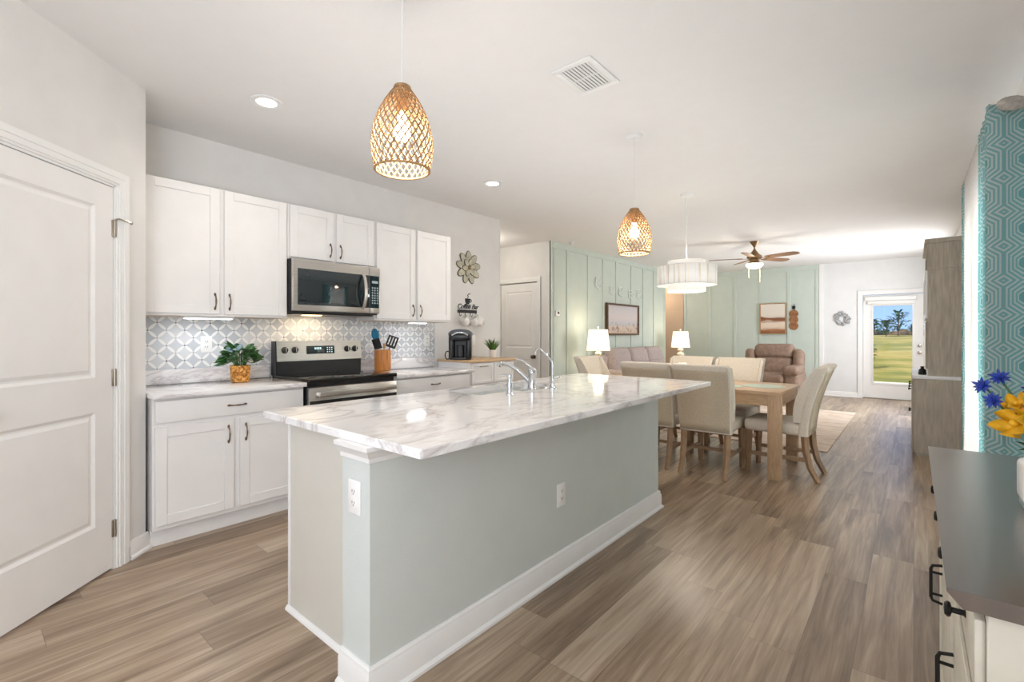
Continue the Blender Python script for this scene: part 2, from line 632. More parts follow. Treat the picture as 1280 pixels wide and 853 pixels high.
def m_sheer():
    m = NT('white_sheer_curtain')
    n = m.noise(m.coords('UV'), 160.0, 2.0)
    c = m.ramp(n, [(0.3, (240, 236, 232)), (0.7, (252, 250, 247))])
    m.l(c, m.b.inputs['Base Color'])
    m.b.inputs['Roughness'].default_value = 0.9
    tr = m.n('ShaderNodeBsdfTranslucent')
    m.l(c, tr.inputs[0])
    ms = m.n('ShaderNodeMixShader')
    ms.inputs[0].default_value = 0.4
    m.l(m.b.outputs[0], ms.inputs[1])
    m.l(tr.outputs[0], ms.inputs[2])
    m.l(ms.outputs[0], m.out.inputs[0])
    return m.m


def m_glass():
    m = NT('window_glass')
    g = m.n('ShaderNodeBsdfGlossy')
    g.inputs['Roughness'].default_value = 0.02
    t = m.n('ShaderNodeBsdfTransparent')
    t.inputs[0].default_value = (0.97, 0.98, 0.98, 1)
    fr = m.n('ShaderNodeFresnel')
    fr.inputs[0].default_value = 1.3
    ms = m.n('ShaderNodeMixShader')
    m.l(fr.outputs[0], ms.inputs[0])
    m.l(t.outputs[0], ms.inputs[1])
    m.l(g.outputs[0], ms.inputs[2])
    m.l(ms.outputs[0], m.out.inputs[0])
    return m.m


def m_basket():
    m = NT('woven_seagrass')
    x, y, z = m.sep(m.coords())
    br = m.n('ShaderNodeTexNoise')
    m.l(m.coords(), br.inputs['Vector'])
    br.inputs['Scale'].default_value = 55
    br.inputs['Detail'].default_value = 2
    c = m.ramp(br.outputs[0], [(0.3, (122, 66, 18)), (0.45, (196, 126, 44)), (0.6, (232, 172, 84)), (0.75, (246, 206, 130))])
    m.l(c, m.b.inputs['Base Color'])
    m.b.inputs['Roughness'].default_value = 0.55
    m.bump(br.outputs[0], 0.6, 0.006)
    return m.m


def m_wood_top():
    m = NT('buffet_dark_wood_top')
    x, y, z = m.sep(m.coords())
    g = m.noise(m.comb(m.math('MULTIPLY', x, 30.0), m.math('MULTIPLY', y, 2.0), z), 1.0, 6.0, 0.6, 0.8)
    c = m.ramp(g, [(0.3, (48, 34, 25)), (0.6, (66, 49, 37)), (0.8, (84, 66, 52))])
    m.l(c, m.b.inputs['Base Color'])
    m.b.inputs['Roughness'].default_value = 0.28
    m.b.inputs['Specular IOR Level'].default_value = 0.8
    m.b.inputs['Coat Weight'].default_value = 1.0
    m.b.inputs['Coat IOR'].default_value = 1.9
    m.b.inputs['Coat Roughness'].default_value = 0.3
    return m.m


def m_rug():
    m = NT('distressed_rug')
    co = m.coords()
    n1 = m.noise(co, 3.0, 6.0, 0.7, 1.0)
    x, y, z = m.sep(co)
    n2 = m.noise(m.comb(m.math('MULTIPLY', x, 1.5), m.math('MULTIPLY', y, 9.0), z), 1.0, 5.0, 0.7, 1.5)
    c = m.ramp(n1, [(0.3, (190, 166, 150)), (0.5, (212, 194, 176)), (0.65, (226, 214, 200))])
    d = m.ramp(n2, [(0.35, (150, 116, 106)), (0.5, (206, 188, 172)), (0.7, (224, 212, 198))])
    m.l(m.mix(0.55, c, d), m.b.inputs['Base Color'])
    m.b.inputs['Roughness'].default_value = 0.95
    m.bump(m.noise(co, 200.0, 2.0), 0.4, 0.004)
    return m.m


def m_beach(axis, z0, z1, lo, hi):
    """a pale beach print: hazy sky over sand with brown tufts"""
    m = NT('beach_print')
    s = m.sep(m.coords())
    z = s[2]
    t = m.math('DIVIDE', m.math('SUBTRACT', z, z0), z1 - z0)
    n = m.noise(m.coords(), 9.0, 5.0, 0.6)
    sky = m.ramp(m.math('ADD', t, m.math('MULTIPLY', n, 0.08)), [(0.0, (202, 178, 158)), (0.33, (214, 196, 182)), (0.36, (196, 194, 198)), (0.6, (216, 206, 204)), (1.0, (204, 200, 204))])
    tuft = m.math('MULTIPLY', m.math('GREATER_THAN', m.noise(m.coords(), 14.0, 4.0, 0.7), 0.56), m.math('MULTIPLY', m.math('LESS_THAN', t, 0.40), m.math('GREATER_THAN', t, 0.1)))
    m.l(m.mix(m.math('MULTIPLY', tuft, 0.7), sky, lin((136, 106, 90))), m.b.inputs['Base Color'])
    m.b.inputs['Roughness'].default_value = 0.6
    return m.m


def m_dune(z0, z1):
    """an abstract landscape in cream and rust brown bands"""
    m = NT('abstract_dune_print')
    x, y, z = m.sep(m.coords())
    t = m.math('DIVIDE', m.math('SUBTRACT', z, z0), z1 - z0)
    n = m.noise(m.comb(m.math('MULTIPLY', x, 2.5), y, m.math('MULTIPLY', z, 9.0)), 1.0, 5.0, 0.6, 0.8)
    tt = m.math('ADD', t, m.math('MULTIPLY', m.math('SUBTRACT', n, 0.5), 0.28))
    c = m.ramp(tt, [(0.0, (120, 72, 44)), (0.12, (168, 112, 74)), (0.22, (226, 206, 186)), (0.36, (232, 214, 196)), (0.46, (140, 88, 56)), (0.54, (128, 78, 50)), (0.58, (226, 214, 200))])
    c2 = m.mix(m.math('GREATER_THAN', t, 0.62), c, lin((230, 220, 208)))
    m.l(c2, m.b.inputs['Base Color'])
    m.b.inputs['Roughness'].default_value = 0.6
    return m.m


def m_lawn():
    m = NT('lawn_grass')
    co = m.coords()
    n = m.noise(co, 0.5, 6.0, 0.6)
    x, y, z = m.sep(co)
    n2 = m.noise(m.comb(m.math('MULTIPLY', x, 0.3), m.math('MULTIPLY', y, 0.9), 0.0), 1.0, 5.0, 0.6)
    f = m.math('ADD', m.math('MULTIPLY', n, 0.5), m.math('MULTIPLY', n2, 0.5))
    c = m.ramp(f, [(0.35, (96, 106, 40)), (0.47, (134, 130, 58)), (0.57, (172, 154, 90)), (0.7, (108, 114, 46))])
    m.l(c, m.b.inputs['Base Color'])
    m.b.inputs['Roughness'].default_value = 0.95
    m.bump(m.noise(co, 30.0, 3.0), 0.6, 0.05)
    return m.m


def m_pleat():
    m = NT('pleated_drum_fabric')
    x, y, z = m.sep(m.coords())
    n = m.noise(m.comb(m.math('MULTIPLY', x, 60.0), m.math('MULTIPLY', y, 60.0), m.math('MULTIPLY', z, 1.5)), 1.0, 2.0)
    c = m.ramp(n, [(0.3, (200, 192, 176)), (0.55, (246, 242, 234)), (0.75, (252, 250, 246))])
    m.l(c, m.b.inputs['Base Color'])
    m.l(c, m.b.inputs['Emission Color'])
    m.b.inputs['Emission Strength'].default_value = 0.2
    m.b.inputs['Roughness'].default_value = 0.9
    return m.m


M['floor'] = m_floor()
M['marble'] = m_marble('marble_island')
M['marble2'] = m_marble('marble_counter', 0.8, 0.3)
M['tile'] = m_tile()
M['curtain'] = m_curtain()
M['sheer'] = m_sheer()
M['glass'] = m_glass()
M['basket'] = m_basket()
M['buffet_top'] = m_wood_top()
M['rug'] = m_rug()
M['lawn'] = m_lawn()
M['pleat'] = m_pleat()


def struct(name, mb, m, parent=None, **kw):
    return mb.build(name, m, parent, kind='structure', **kw)


# ------------------------------------------------------------------ the room shell
XK = -3.98      # kitchen wall
XG = -4.28      # sage wall of the living room
YH = 5.95       # hall door wall
YF = 11.60      # far wall
XR = 0.47       # right wall
YB = -2.2       # wall behind the camera

struct('floor', MB().box(-6.2, XR + 0.12, YB - 0.12, YF + 0.12, -0.08, 0.0), M['floor'])
struct('ceiling', MB().box(-6.2, XR + 0.12, YB - 0.12, YF + 0.12, CEIL, CEIL + 0.1), M['ceiling'])

# diagonal pantry wall: runs from the kitchen corner back past the camera's left
PA = Vector((-3.445, 0.737, 0))
PD = Vector((-math.sin(R(43)), math.cos(R(43)), 0))      # towards the kitchen corner
PN = Vector((PD.y, -PD.x, 0))                            # faces the room


def pw(s, n, z=0.0):
    """point on the diagonal wall: s metres back from its kitchen corner, n metres out of its face"""
    return PA - PD * s + PN * n + Vector((0, 0, z))


PM = Matrix((( -PD.x, PN.x, 0, PA.x), (-PD.y, PN.y, 0, PA.y), (0, 0, 1, 0), (0, 0, 0, 1)))   # local x = s, y = n
DS0, DS1, DH = 0.225, 1.00, 2.065       # pantry door opening
b = MB()
b.box(0.0, DS0, -0.11, 0, 0, CEIL, M=PM)
b.box(DS1, 1.75, -0.11, 0, 0, CEIL, M=PM)
b.box(DS0, DS1, -0.11, 0, DH, CEIL, M=PM)
struct('wall_pantry', b, M['wall'])
pe = pw(1.75, 0)
struct('wall_kitchen', MB().box(XK - 0.12, XK, 0.2, 4.467, 0, CEIL), M['wall'])
struct('wall_pantry_side', MB().box(XK, PA.x - 0.02, 0.62, 0.735, 0, CEIL), M['wall'])
struct('wall_left', MB().box(pe.x - 0.12, pe.x, YB - 0.1, pe.y + 0.02, 0, CEIL), M['wall'])
b = MB()
bw = (-2.2, 0.3, 0.5, 2.4)
b.box(pe.x - 0.1, bw[0], YB - 0.12, YB, 0, CEIL)
b.box(bw[1], XR, YB - 0.12, YB, 0, CEIL)
b.box(bw[0], bw[1], YB - 0.12, YB, 0, bw[2])
b.box(bw[0], bw[1], YB - 0.12, YB, bw[3], CEIL)
struct('wall_rear', b, M['wall'])
struct('wall_hall_side', MB().box(-6.1, XK - 0.12, 4.347, 4.467, 0, CEIL), M['wall'])
struct('wall_hall_end', MB().box(-6.2, -6.08, 4.4, YF, 0, CEIL), M['wall'])
HX0, HX1, HH = -5.29, -4.515, 2.09
b = MB()
b.box(-6.1, HX0, YH, YH + 0.11, 0, CEIL)
b.box(HX1, XG, YH, YH + 0.11, 0, CEIL)
b.box(HX0, HX1, YH, YH + 0.11, HH, CEIL)
struct('wall_hall', b, M['wall'])
YG1 = 10.39
struct('wall_living', MB().box(XG - 0.12, XG, YH + 0.004, YG1, 0, CEIL), M['green'])
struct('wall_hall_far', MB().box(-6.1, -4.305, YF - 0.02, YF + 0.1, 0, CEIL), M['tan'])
XS = -1.49
struct('wall_far', MB().box(-4.305, XS, YF, YF + 0.12, 0, CEIL), M['green'])
DX0, DX1, DZ1 = -0.765, 0.15, 2.03
b = MB()
b.box(XS, DX0, YF, YF + 0.12, 0, CEIL)
b.box(DX1, XR + 0.1, YF, YF + 0.12, 0, CEIL)
b.box(DX0, DX1, YF, YF + 0.12, DZ1, CEIL)
struct('wall_far_white', b, M['wall_cool'])
# right wall with the tall window behind the curtains and a second window beyond the hutch
b = MB()
W1 = (3.62, 5.0, 0.12, 2.15)
W2 = (8.9, 10.3, 0.7, 2.2)
W4 = (-2.0, -0.3, 0.55, 2.35)
b.box(XR, XR + 0.14, YB - 0.1, W4[0], 0, CEIL)
b.box(XR, XR + 0.14, W4[1], W1[0], 0, CEIL)
b.box(XR, XR + 0.14, W1[1], W2[0], 0, CEIL)
b.box(XR, XR + 0.14, W2[1], YF + 0.1, 0, CEIL)
for w in (W1, W2, W4):
    b.box(XR, XR + 0.14, w[0], w[1], 0, w[2])
    b.box(XR, XR + 0.14, w[0], w[1], w[3], CEIL)
struct('wall_right', b, M['wall'])


def side_window(name, w, x):
    f = MB()
    t = 0.05
    f.box(x, x + 0.06, w[0], w[1], w[2], w[2] + t)
    f.box(x, x + 0.06, w[0], w[1], w[3] - t, w[3])
    f.box(x, x + 0.06, w[0], w[0] + t, w[2] + t, w[3] - t)
    f.box(x, x + 0.06, w[1] - t, w[1], w[2] + t, w[3] - t)
    f.box(x, x + 0.06, (w[0] + w[1]) / 2 - 0.03, (w[0] + w[1]) / 2 + 0.03, w[2] + t, w[3] - t)
    fr = struct(name, f, M['trim'])
    struct('window_glass', MB().box(x + 0.025, x + 0.031, w[0] + t, w[1] - t, w[2] + t, w[3] - t), M['glass'], fr)


side_window('window_1', W1, XR + 0.06)
side_window('window_2', W2, XR + 0.06)
side_window('added_window_near', W4, XR + 0.06)  # unseen window added to hold the near fill light
f = MB()
f.box(bw[0], bw[1], YB - 0.1, YB - 0.04, bw[2], bw[2] + 0.06)
f.box(bw[0], bw[1], YB - 0.1, YB - 0.04, bw[3] - 0.06, bw[3])
for xx in (bw[0], (bw[0] + bw[1]) / 2 - 0.03, bw[1] - 0.06):
    f.box(xx, xx + 0.06, YB - 0.1, YB - 0.04, bw[2] + 0.06, bw[3] - 0.06)
w3 = struct('added_window_rear', f, M['trim'])  # unseen window added behind the camera to hold the rear fill light
struct('window_glass', MB().box(bw[0] + 0.06, bw[1] - 0.06, YB - 0.075, YB - 0.069, bw[2] + 0.06, bw[3] - 0.06), M['glass'], w3)

# board-and-batten on the sage walls
b = MB()
for y in (YH + 0.05, 6.44, 7.08, 7.60, 8.09, 8.72, 9.26, 9.78, YG1 - 0.035):
    b.box(XG, XG + 0.014, y - 0.03, y + 0.03, 0.1, CEIL - 0.09)
b.box(XG, XG + 0.016, YH + 0.02, YG1, CEIL - 0.09, CEIL)
struct('trim_1', b, M['green'])
b = MB()
for x in (-4.27, -3.69, -3.12, -2.59, -2.04, XS - 0.035):
    b.box(x - 0.03, x + 0.03, YF - 0.014, YF, 0.1, CEIL - 0.1)
b.box(-4.3, XS, YF - 0.016, YF, CEIL - 0.1, CEIL)
struct('trim_2', b, M['green'])
struct('trim_3', MB().box(XS, XS + 0.07, YF - 0.022, YF, 0, CEIL), M['trim'])


def base_profile(h=0.1, d=0.016):
    return [(0, 0), (d + 0.012, 0), (d + 0.012, 0.012), (d, 0.022), (d, h - 0.03), (d * 0.65, h - 0.02), (d * 0.65, h - 0.008), (d * 0.3, h), (0, h)]


def board(name, p0, p1, n, h=0.1, d=0.016, parent=None, m=None, kind='structure'):
    """a moulded baseboard from p0 to p1 standing out along n"""
    p0, p1, n = Vector(p0), Vector(p1), Vector(n)
    mb = MB()
    A, B = [], []
    for (o, z) in base_profile(h, d):
        A.append(mb.bm.verts.new(p0 + n * o + Vector((0, 0, z))))
        B.append(mb.bm.verts.new(p1 + n * o + Vector((0, 0, z))))
    k = len(A)
    mb.bm.faces.new(A)
    mb.bm.faces.new(list(reversed(B)))
    for i in range(k):
        mb.bm.faces.new((A[i], B[i], B[(i + 1) % k], A[(i + 1) % k]))
    return mb.build(name, m or M['trim'], parent, kind=kind)


board('baseboard_pantry', pw(-0.012, 0), pw(DS0 - 0.085, 0), PN)
board('baseboard_pantry_near', pw(DS1 + 0.085, 0), pw(1.75, 0), PN)
board('baseboard_living', (XG, YH, 0), (XG, YG1, 0), (1, 0, 0))
board('baseboard_far', (-4.3, YF, 0), (XS, YF, 0), (0, -1, 0))
board('baseboard_far_white', (XS + 0.07, YF, 0), (DX0 - 0.08, YF, 0), (0, -1, 0))
board('baseboard_right', (XR, 2.4, 0), (XR, 6.4, 0), (-1, 0, 0))
board('baseboard_hall', (HX1 + 0.08, YH, 0), (XG, YH, 0), (0, -1, 0))


def panel_door(mb, x0, x1, z0, z1, y, rails, stile=0.115, depth=0.012):
    """a moulded door face in local x/z at depth y (towards +y) with recessed, raised-field panels"""
    zs = [(z0, rails[0])] + [(rails[i], rails[i + 1]) for i in range(1, len(rails) - 1, 2)] + [(rails[-1], z1)]
    return zs


def moulded_door(name, Mx, x0, x1, z0, z1, panels, parent=None, label=None, th=0.035, face=1):
    """door slab with moulded panels, local frame Mx (x along, y out of the face)"""
    bm = MB()
    st = 0.115
    y1 = 0.0
    y0 = -th
    bm.box(x0, x1, y0, y1 - 0.011, z0, z1, M=Mx)
    # stiles and rails raised in front of the slab
    bm.box(x0, x0 + st, y1 - 0.012, y1, z0, z1, M=Mx)
    bm.box(x1 - st, x1, y1 - 0.012, y1, z0, z1, M=Mx)
    last = z0
    for (a, c) in panels + [(z1, None)]:
        bm.box(x0 + st, x1 - st, y1 - 0.012, y1, last, a, M=Mx)
        last = c
    for (a, c) in panels:
        # sloped moulding then a raised field
        i0, i1 = 0.0, 0.028
        vs = []
        for ins, yy in ((0.0, y1), (0.014, y1 - 0.0105), (0.022, y1 - 0.0105), (0.040, y1 - 0.003)):
            ring = [(x0 + st + ins, a + ins), (x1 - st - ins, a + ins), (x1 - st - ins, c - ins), (x0 + st + ins, c - ins)]
            vs.append([bm.bm.verts.new(Mx @ Vector((px, yy, pz))) for px, pz in ring])
        for A, B in zip(vs, vs[1:]):
            for k in range(4):
                bm.bm.faces.new((A[k], A[(k + 1) % 4], B[(k + 1) % 4], B[k]))
        bm.bm.faces.new(vs[-1])
    return bm.build(name, M['door'], parent, kind='structure', angle=20)


def casing(Mx, x0, x1, z1, w=0.07, left=True):
    b = MB()
    prof = ((0.0, w, 0.010), (0.012, w - 0.012, 0.016), (w * 0.55, w, 0.021))
    for (a, c, d) in prof:
        if left:
            b.box(x0 - c, x0 - a, 0, d, 0, z1 + a, M=Mx)
        b.box(x1 + a, x1 + c, 0, d, 0, z1 + a, M=Mx)
        b.box((x0 - c) if left else x0, x1 + c, 0, d, z1 + a, z1 + c, M=Mx)
    return b


# pantry door (local x = s back along the wall, hinges at the kitchen end)
struct('trim_4', casing(PM, DS0, DS1, DH, 0.072), M['trim'])
jb = MB()
jb.box(DS0, DS0 + 0.012, -0.11, 0.002, 0, DH, M=PM)
jb.box(DS1 - 0.012, DS1, -0.11, 0.002, 0, DH, M=PM)
jb.box(DS0, DS1, -0.11, 0.002, DH - 0.012, DH, M=PM)
struct('trim_5', jb, M['trim'])
DM = PM @ Matrix.Translation((0, -0.001, 0))
d1 = moulded_door('door_1', DM, DS0 + 0.016, DS1 - 0.015, 0.012, DH - 0.016, [(0.27, 0.86), (1.04, 1.93)])
for zz in (0.22, 1.03, 1.83):
    h = MB()
    h.box(DS0 + 0.002, DS0 + 0.026, -0.004, 0.0035, zz - 0.045, zz + 0.045, 0.001, M=PM)
    h.cyl(pw(DS0 + 0.013, 0.006, zz - 0.046), pw(DS0 + 0.013, 0.006, zz + 0.046), 0.0065, n=10)
    for k in (-0.022, 0.022):
        h.box(DS0 + 0.004, DS0 + 0.024, 0.0035, 0.005, zz + k - 0.008, zz + k + 0.008, M=PM)
    hinge = h.build('hinge', M['nickel'], d1)
    if zz > 1.5:
        s = MB()
        s.tube([pw(DS0 + 0.013, 0.006, zz + 0.047), pw(DS0 + 0.0, 0.018, zz + 0.056), pw(DS0 - 0.03, 0.035, zz + 0.05), pw(DS0 - 0.045, 0.045, zz + 0.045)], 0.005, 8)
        s.ball(pw(DS0 - 0.049, 0.047, zz + 0.044), 0.008, seg=10)
        s.build('door_stop', M['nickel'], hinge)
k = MB()
Mk = PM @ Matrix.Translation((DS1 - 0.07, 0, 0.93)) @ Matrix.Rotation(R(-90), 4, 'X')
k.lathe([(0.03, 0), (0.03, 0.006), (0.011, 0.01), (0.011, 0.035), (0.026, 0.045), (0.029, 0.056), (0.02, 0.066), (0.0, 0.068)], M=Mk, n=20)
k.build('door_knob', M['nickel'], d1)

# hall door
HM = Matrix.Translation((0, YH, 0)) @ Matrix.Rotation(R(180), 4, 'Z')     # local x = -world x, y out towards the camera
struct('trim_6', casing(HM, -HX1, -HX0, HH, 0.07), M['trim'])
d2 = moulded_door('door_2', HM @ Matrix.Translation((0, -0.012, 0)), -HX1 + 0.006, -HX0 - 0.006, 0.012, HH - 0.014, [(0.27, 0.86), (1.04, 1.95)])
k = MB()
Mk = HM @ Matrix.Translation((-HX1 + 0.07, -0.012, 0.90)) @ Matrix.Rotation(R(-90), 4, 'X')
k.lathe([(0.032, 0), (0.032, 0.008), (0.012, 0.012), (0.012, 0.04), (0.027, 0.05), (0.030, 0.062), (0.02, 0.074), (0.0, 0.076)], M=Mk, n=20)
k.build('door_knob', M['bronze'], d2)

# exterior glazed door in the far wall
EM = Matrix.Translation((0, YF, 0)) @ Matrix.Rotation(R(180), 4, 'Z')
struct('trim_7', casing(EM, -DX1, -DX0, DZ1, 0.08), M['trim'])
GX0, GX1, GZ0, GZ1 = -0.600, -0.018, 0.31, 1.805
e = MB()
yy0, yy1 = YF + 0.03, YF + 0.075
e.box(DX0 + 0.008, GX0, yy0, yy1, 0.02, DZ1 - 0.01)
e.box(GX1, DX1 - 0.008, yy0, yy1, 0.02, DZ1 - 0.01)
e.box(GX0, GX1, yy0, yy1, 0.02, GZ0)
e.box(GX0, GX1, yy0, yy1, GZ1, DZ1 - 0.01)
for (a, c, z0, z1) in ((GX0 - 0.03, GX0, GZ0 - 0.03, GZ1 + 0.03), (GX1, GX1 + 0.03, GZ0 - 0.03, GZ1 + 0.03), (GX0, GX1, GZ0 - 0.03, GZ0), (GX0, GX1, GZ1, GZ1 + 0.03)):
    e.box(a, c, yy0 - 0.012, yy1 + 0.005, z0, z1, 0.003)
d3 = struct('door_3', e, M['door'])
MB().box(GX0, GX1, YF + 0.05, YF + 0.056, GZ0, GZ1).build('glass_pane', M['glass'], d3)
v = MB().box(GX0 - 0.13, GX1 + 0.06, yy0 - 0.075, yy0 - 0.012, 1.905, 1.985, 0.012)
v.box(GX0 - 0.09, GX1 + 0.04, yy0 - 0.04, yy0 - 0.012, 1.835, 1.905, 0.004)
v.build('blind_headrail', M['trim'], d3)
for zz, rr in ((1.045, 0.028), (0.915, 0.03)):
    k = MB()
    Mk = Matrix.Translation((0.085, yy0, zz)) @ Matrix.Rotation(R(90), 4, 'X')
    k.lathe([(rr, 0), (rr, 0.008), (0.012, 0.012), (0.012, 0.03), (rr * 0.9, 0.04), (rr * 0.9, 0.055), (0.0, 0.06)], M=Mk, n=18)
    k.build('door_knob' if zz < 1 else 'deadbolt', M['nickel'], d3)
struct('trim_8', MB().box(DX0, DX1, YF - 0.01, YF + 0.12, 0, 0.018), M['nickel'])

# tiled backsplash on the kitchen wall
struct('trim_9', MB().box(XK, XK + 0.008, 0.745, 3.392, 0.9, 1.40), M['tile'])

# ------------------------------------------------------------------ outdoors
b = MB()
rows = []
for i, y in enumerate((12.0, 14, 17, 21, 26, 32, 38, 42)):
    z = [-0.16, -0.12, 0.02, 0.28, 0.60, 0.95, 1.16, 1.2][i]
    rows.append([b.bm.verts.new((x, y, z)) for x in (-40, -15, -5, 0, 5, 15, 40)])
for A, B in zip(rows, rows[1:]):
    for k in range(6):
        b.bm.faces.new((A[k], A[k + 1], B[k + 1], B[k]))
struct('lawn_ground', b, M['lawn'], angle=80)
struct('patio_ground', MB().box(-3, 3, YF + 0.125, 16.4, -0.2, -0.02), mat('concrete_pad', (206, 200, 188), 0.9, vary=0.04))
b = MB()
for k in range(46):
    x = -14 + k * 0.5 + random.uniform(-0.15, 0.15)
    b.ball((x, 41.0 + random.uniform(-0.3, 0.3), 1.27 + random.uniform(-0.05, 0.05)), 0.34, (1.3, 1, random.uniform(0.6, 0.9)), seg=8)
hd = b.build('undergrowth', mat('dry_brush', (104, 84, 62), 0.9, vary=0.25, scale=4))
hd['kind'] = 'stuff'
tag(hd, 'low strip of dry brown brush along the top of the lawn', 'brush')


def sapling(x, y, z0, h, label, seed):
    rnd = random.Random(seed)
    t = thing('young_tree', label, 'tree', (x, y, z0), 'young trees on the lawn outside')
    tr = MB()
    tr.tube([(x, y, z0), (x + 0.03, y, z0 + h * 0.5), (x, y, z0 + h)], [0.025, 0.02, 0.01], 7)
    cl = MB()
    for i in range(120):
        a = rnd.uniform(0, 6.28)
        hh = rnd.uniform(0.18, 1.0) * h
        rad = rnd.uniform(0.0, 0.34) * h * (1.1 - abs(hh / h - 0.5))
        p = Vector((x + math.cos(a) * rad, y + math.sin(a) * rad, z0 + hh))
        d = Vector((math.cos(a), math.sin(a), rnd.uniform(-0.2, 0.8))) * rnd.uniform(0.14, 0.26)
        cl.leaf(p, p + d, 0.15, (0, 0, 1), 0.15, 4)
        if i % 7 == 0:
            tr.tube([(x, y, z0 + hh * 0.85), p], [0.018, 0.008], 5)
    tr.build('trunk', M['bark'], t)
    cl.build('foliage', M['leaf'], t)


sapling(-2.05, 40, 1.18, 1.0, 'thin young tree outside the glazed door, at left edge of its glass', 1)
sapling(-1.25, 36, 1.09, 0.95, 'short bushy young tree outside, left of the tallest tree in the door glass', 2)
sapling(-0.72, 37, 1.12, 1.5, 'tallest bushy young tree seen in the middle of the door glass', 3)
sapling(0.02, 39.5, 1.18, 0.6, 'smallest young tree outside, just right of the tallest one', 4)
sapling(0.72, 38, 1.15, 1.2, 'young tree outside cut by right edge of the door glass', 5)
bt = thing('small_shrub', 'small dark shrub on the lawn low at left side of the door glass', 'shrub', (-1.08, 19.0, 0.15))
cl = MB()
for i in range(60):
    a = random.uniform(0, 6.28)
    p = Vector((-1.08, 19.0, 0.15 + random.uniform(0.0, 0.75)))
    cl.leaf(p, p + Vector((math.cos(a), math.sin(a), random.uniform(-0.3, 0.6))) * random.uniform(0.12, 0.26), 0.09, (0, 0, 1), 0.1, 4)
cl.build('foliage', M['leafdark'], bt)
MB().tube([(-1.08, 19, 0.1), (-1.06, 19, 0.9)], [0.02, 0.008], 6).build('stem', M['bark'], bt)

# ------------------------------------------------------------------ kitchen cabinets


def shaker(mb, x, y0, y1, z0, z1, th=0.02, fr=0.058):
    """flat-panel door facing +x: face at x, frame around a recessed panel"""
    rec = 0.008
    mb.box(x - th, x - rec, y0, y1, z0, z1)
    mb.box(x - rec, x, y0, y0 + fr, z0, z1, 0.0015, 1)
    mb.box(x - rec, x, y1 - fr, y1, z0, z1, 0.0015, 1)
    mb.box(x - rec, x, y0 + fr, y1 - fr, z0, z0 + fr, 0.0015, 1)
    mb.box(x - rec, x, y0 + fr, y1 - fr, z1 - fr, z1, 0.0015, 1)
    return mb


def pull(x, y, z, L=0.10, vert=True):
    """arched antique pull with leaf-shaped feet"""
    mb = MB()
    n = 11
    pts, rad = [], []
    for i in range(n):
        t = i / (n - 1)
        s = (t - 0.5) * L
        o = 0.006 + 0.020 * math.sin(math.pi * t) ** 0.7
        pts.append((x + o, y, z + s) if vert else (x + o, y + s, z))
        rad.append(0.0036 + 0.0016 * abs(math.cos(2 * math.pi * t)))
    mb.tube(pts, rad, 8)
    for e in (-0.5, 0.5):
        c = (x + 0.004, y, z + e * L) if vert else (x + 0.004, y + e * L, z)
        mb.ball(c, 0.009, (0.55, 0.8, 1.35) if vert else (0.55, 1.35, 0.8), seg=10)
    return mb


XU = -3.65      # face of upper doors
XB = -3.37      # face of base doors
UB, UT = 1.385, 2.268


def upper_cabinet(label, y0, y1, z0, z1, gap=0.03):
    t = thing('wall_cabinet', label, 'wall cabinet', (XK, (y0 + y1) / 2, z0), 'white wall cabinets over the counter')
    b = MB()
    b.box(XK + 0.009, XU - 0.021, y0, y1, z0, z1, 0.001, 1)
    body = b.build('body', M['cab'], t)
    MB().box(XK + 0.02, XU - 0.06, y0 + 0.02, y1 - 0.02, z0 - 0.002, z0 + 0.002).build('underside', M['cab_in'], body)
    ym = (y0 + y1) / 2
    for (a, c, hy) in ((y0 + 0.012, ym - gap / 2, ym - gap / 2 - 0.03), (ym + gap / 2, y1 - 0.012, ym + gap / 2 + 0.03)):
        d = shaker(MB(), XU, a, c, z0 + 0.016, z1 - 0.006).build('door', M['cab'], t)
        pull(XU, hy, z0 + 0.016 + 0.085, 0.096).build('handle', M['bronze'], d)
    return t


upper_cabinet('tall white wall cabinet left of the microwave', 0.755, 1.664, UB, UT)
upper_cabinet('short white wall cabinet above the microwave', 1.667, 2.433, 1.845, UT)
upper_cabinet('tall white wall cabinet right of the microwave', 2.436, 3.345, UB, UT, 0.03)

for (y0, y1, lab) in ((1.00, 1.30, 'slim white light bar under the left wall cabinet'), (2.86, 3.06, 'slim white light bar under the right wall cabinet')):
    t = thing('under_cabinet_light', lab, 'light', (-3.72, (y0 + y1) / 2, UB - 0.02), 'under-cabinet light bars')
    MB().box(-3.76, -3.69, y0, y1, UB - 0.016, UB - 0.002, 0.003).build('housing', M['trim'], t)
    MB().box(-3.755, -3.695, y0 + 0.01, y1 - 0.01, UB - 0.019, UB - 0.0155).build('lens', M['ledbar'], t)
    light('under_cabinet_glow', 'AREA', (-3.74, (y0 + y1) / 2, UB - 0.022), 0.5, (0.86, 0.92, 1.0), (0, 0, 0), 0.06, y1 - y0)


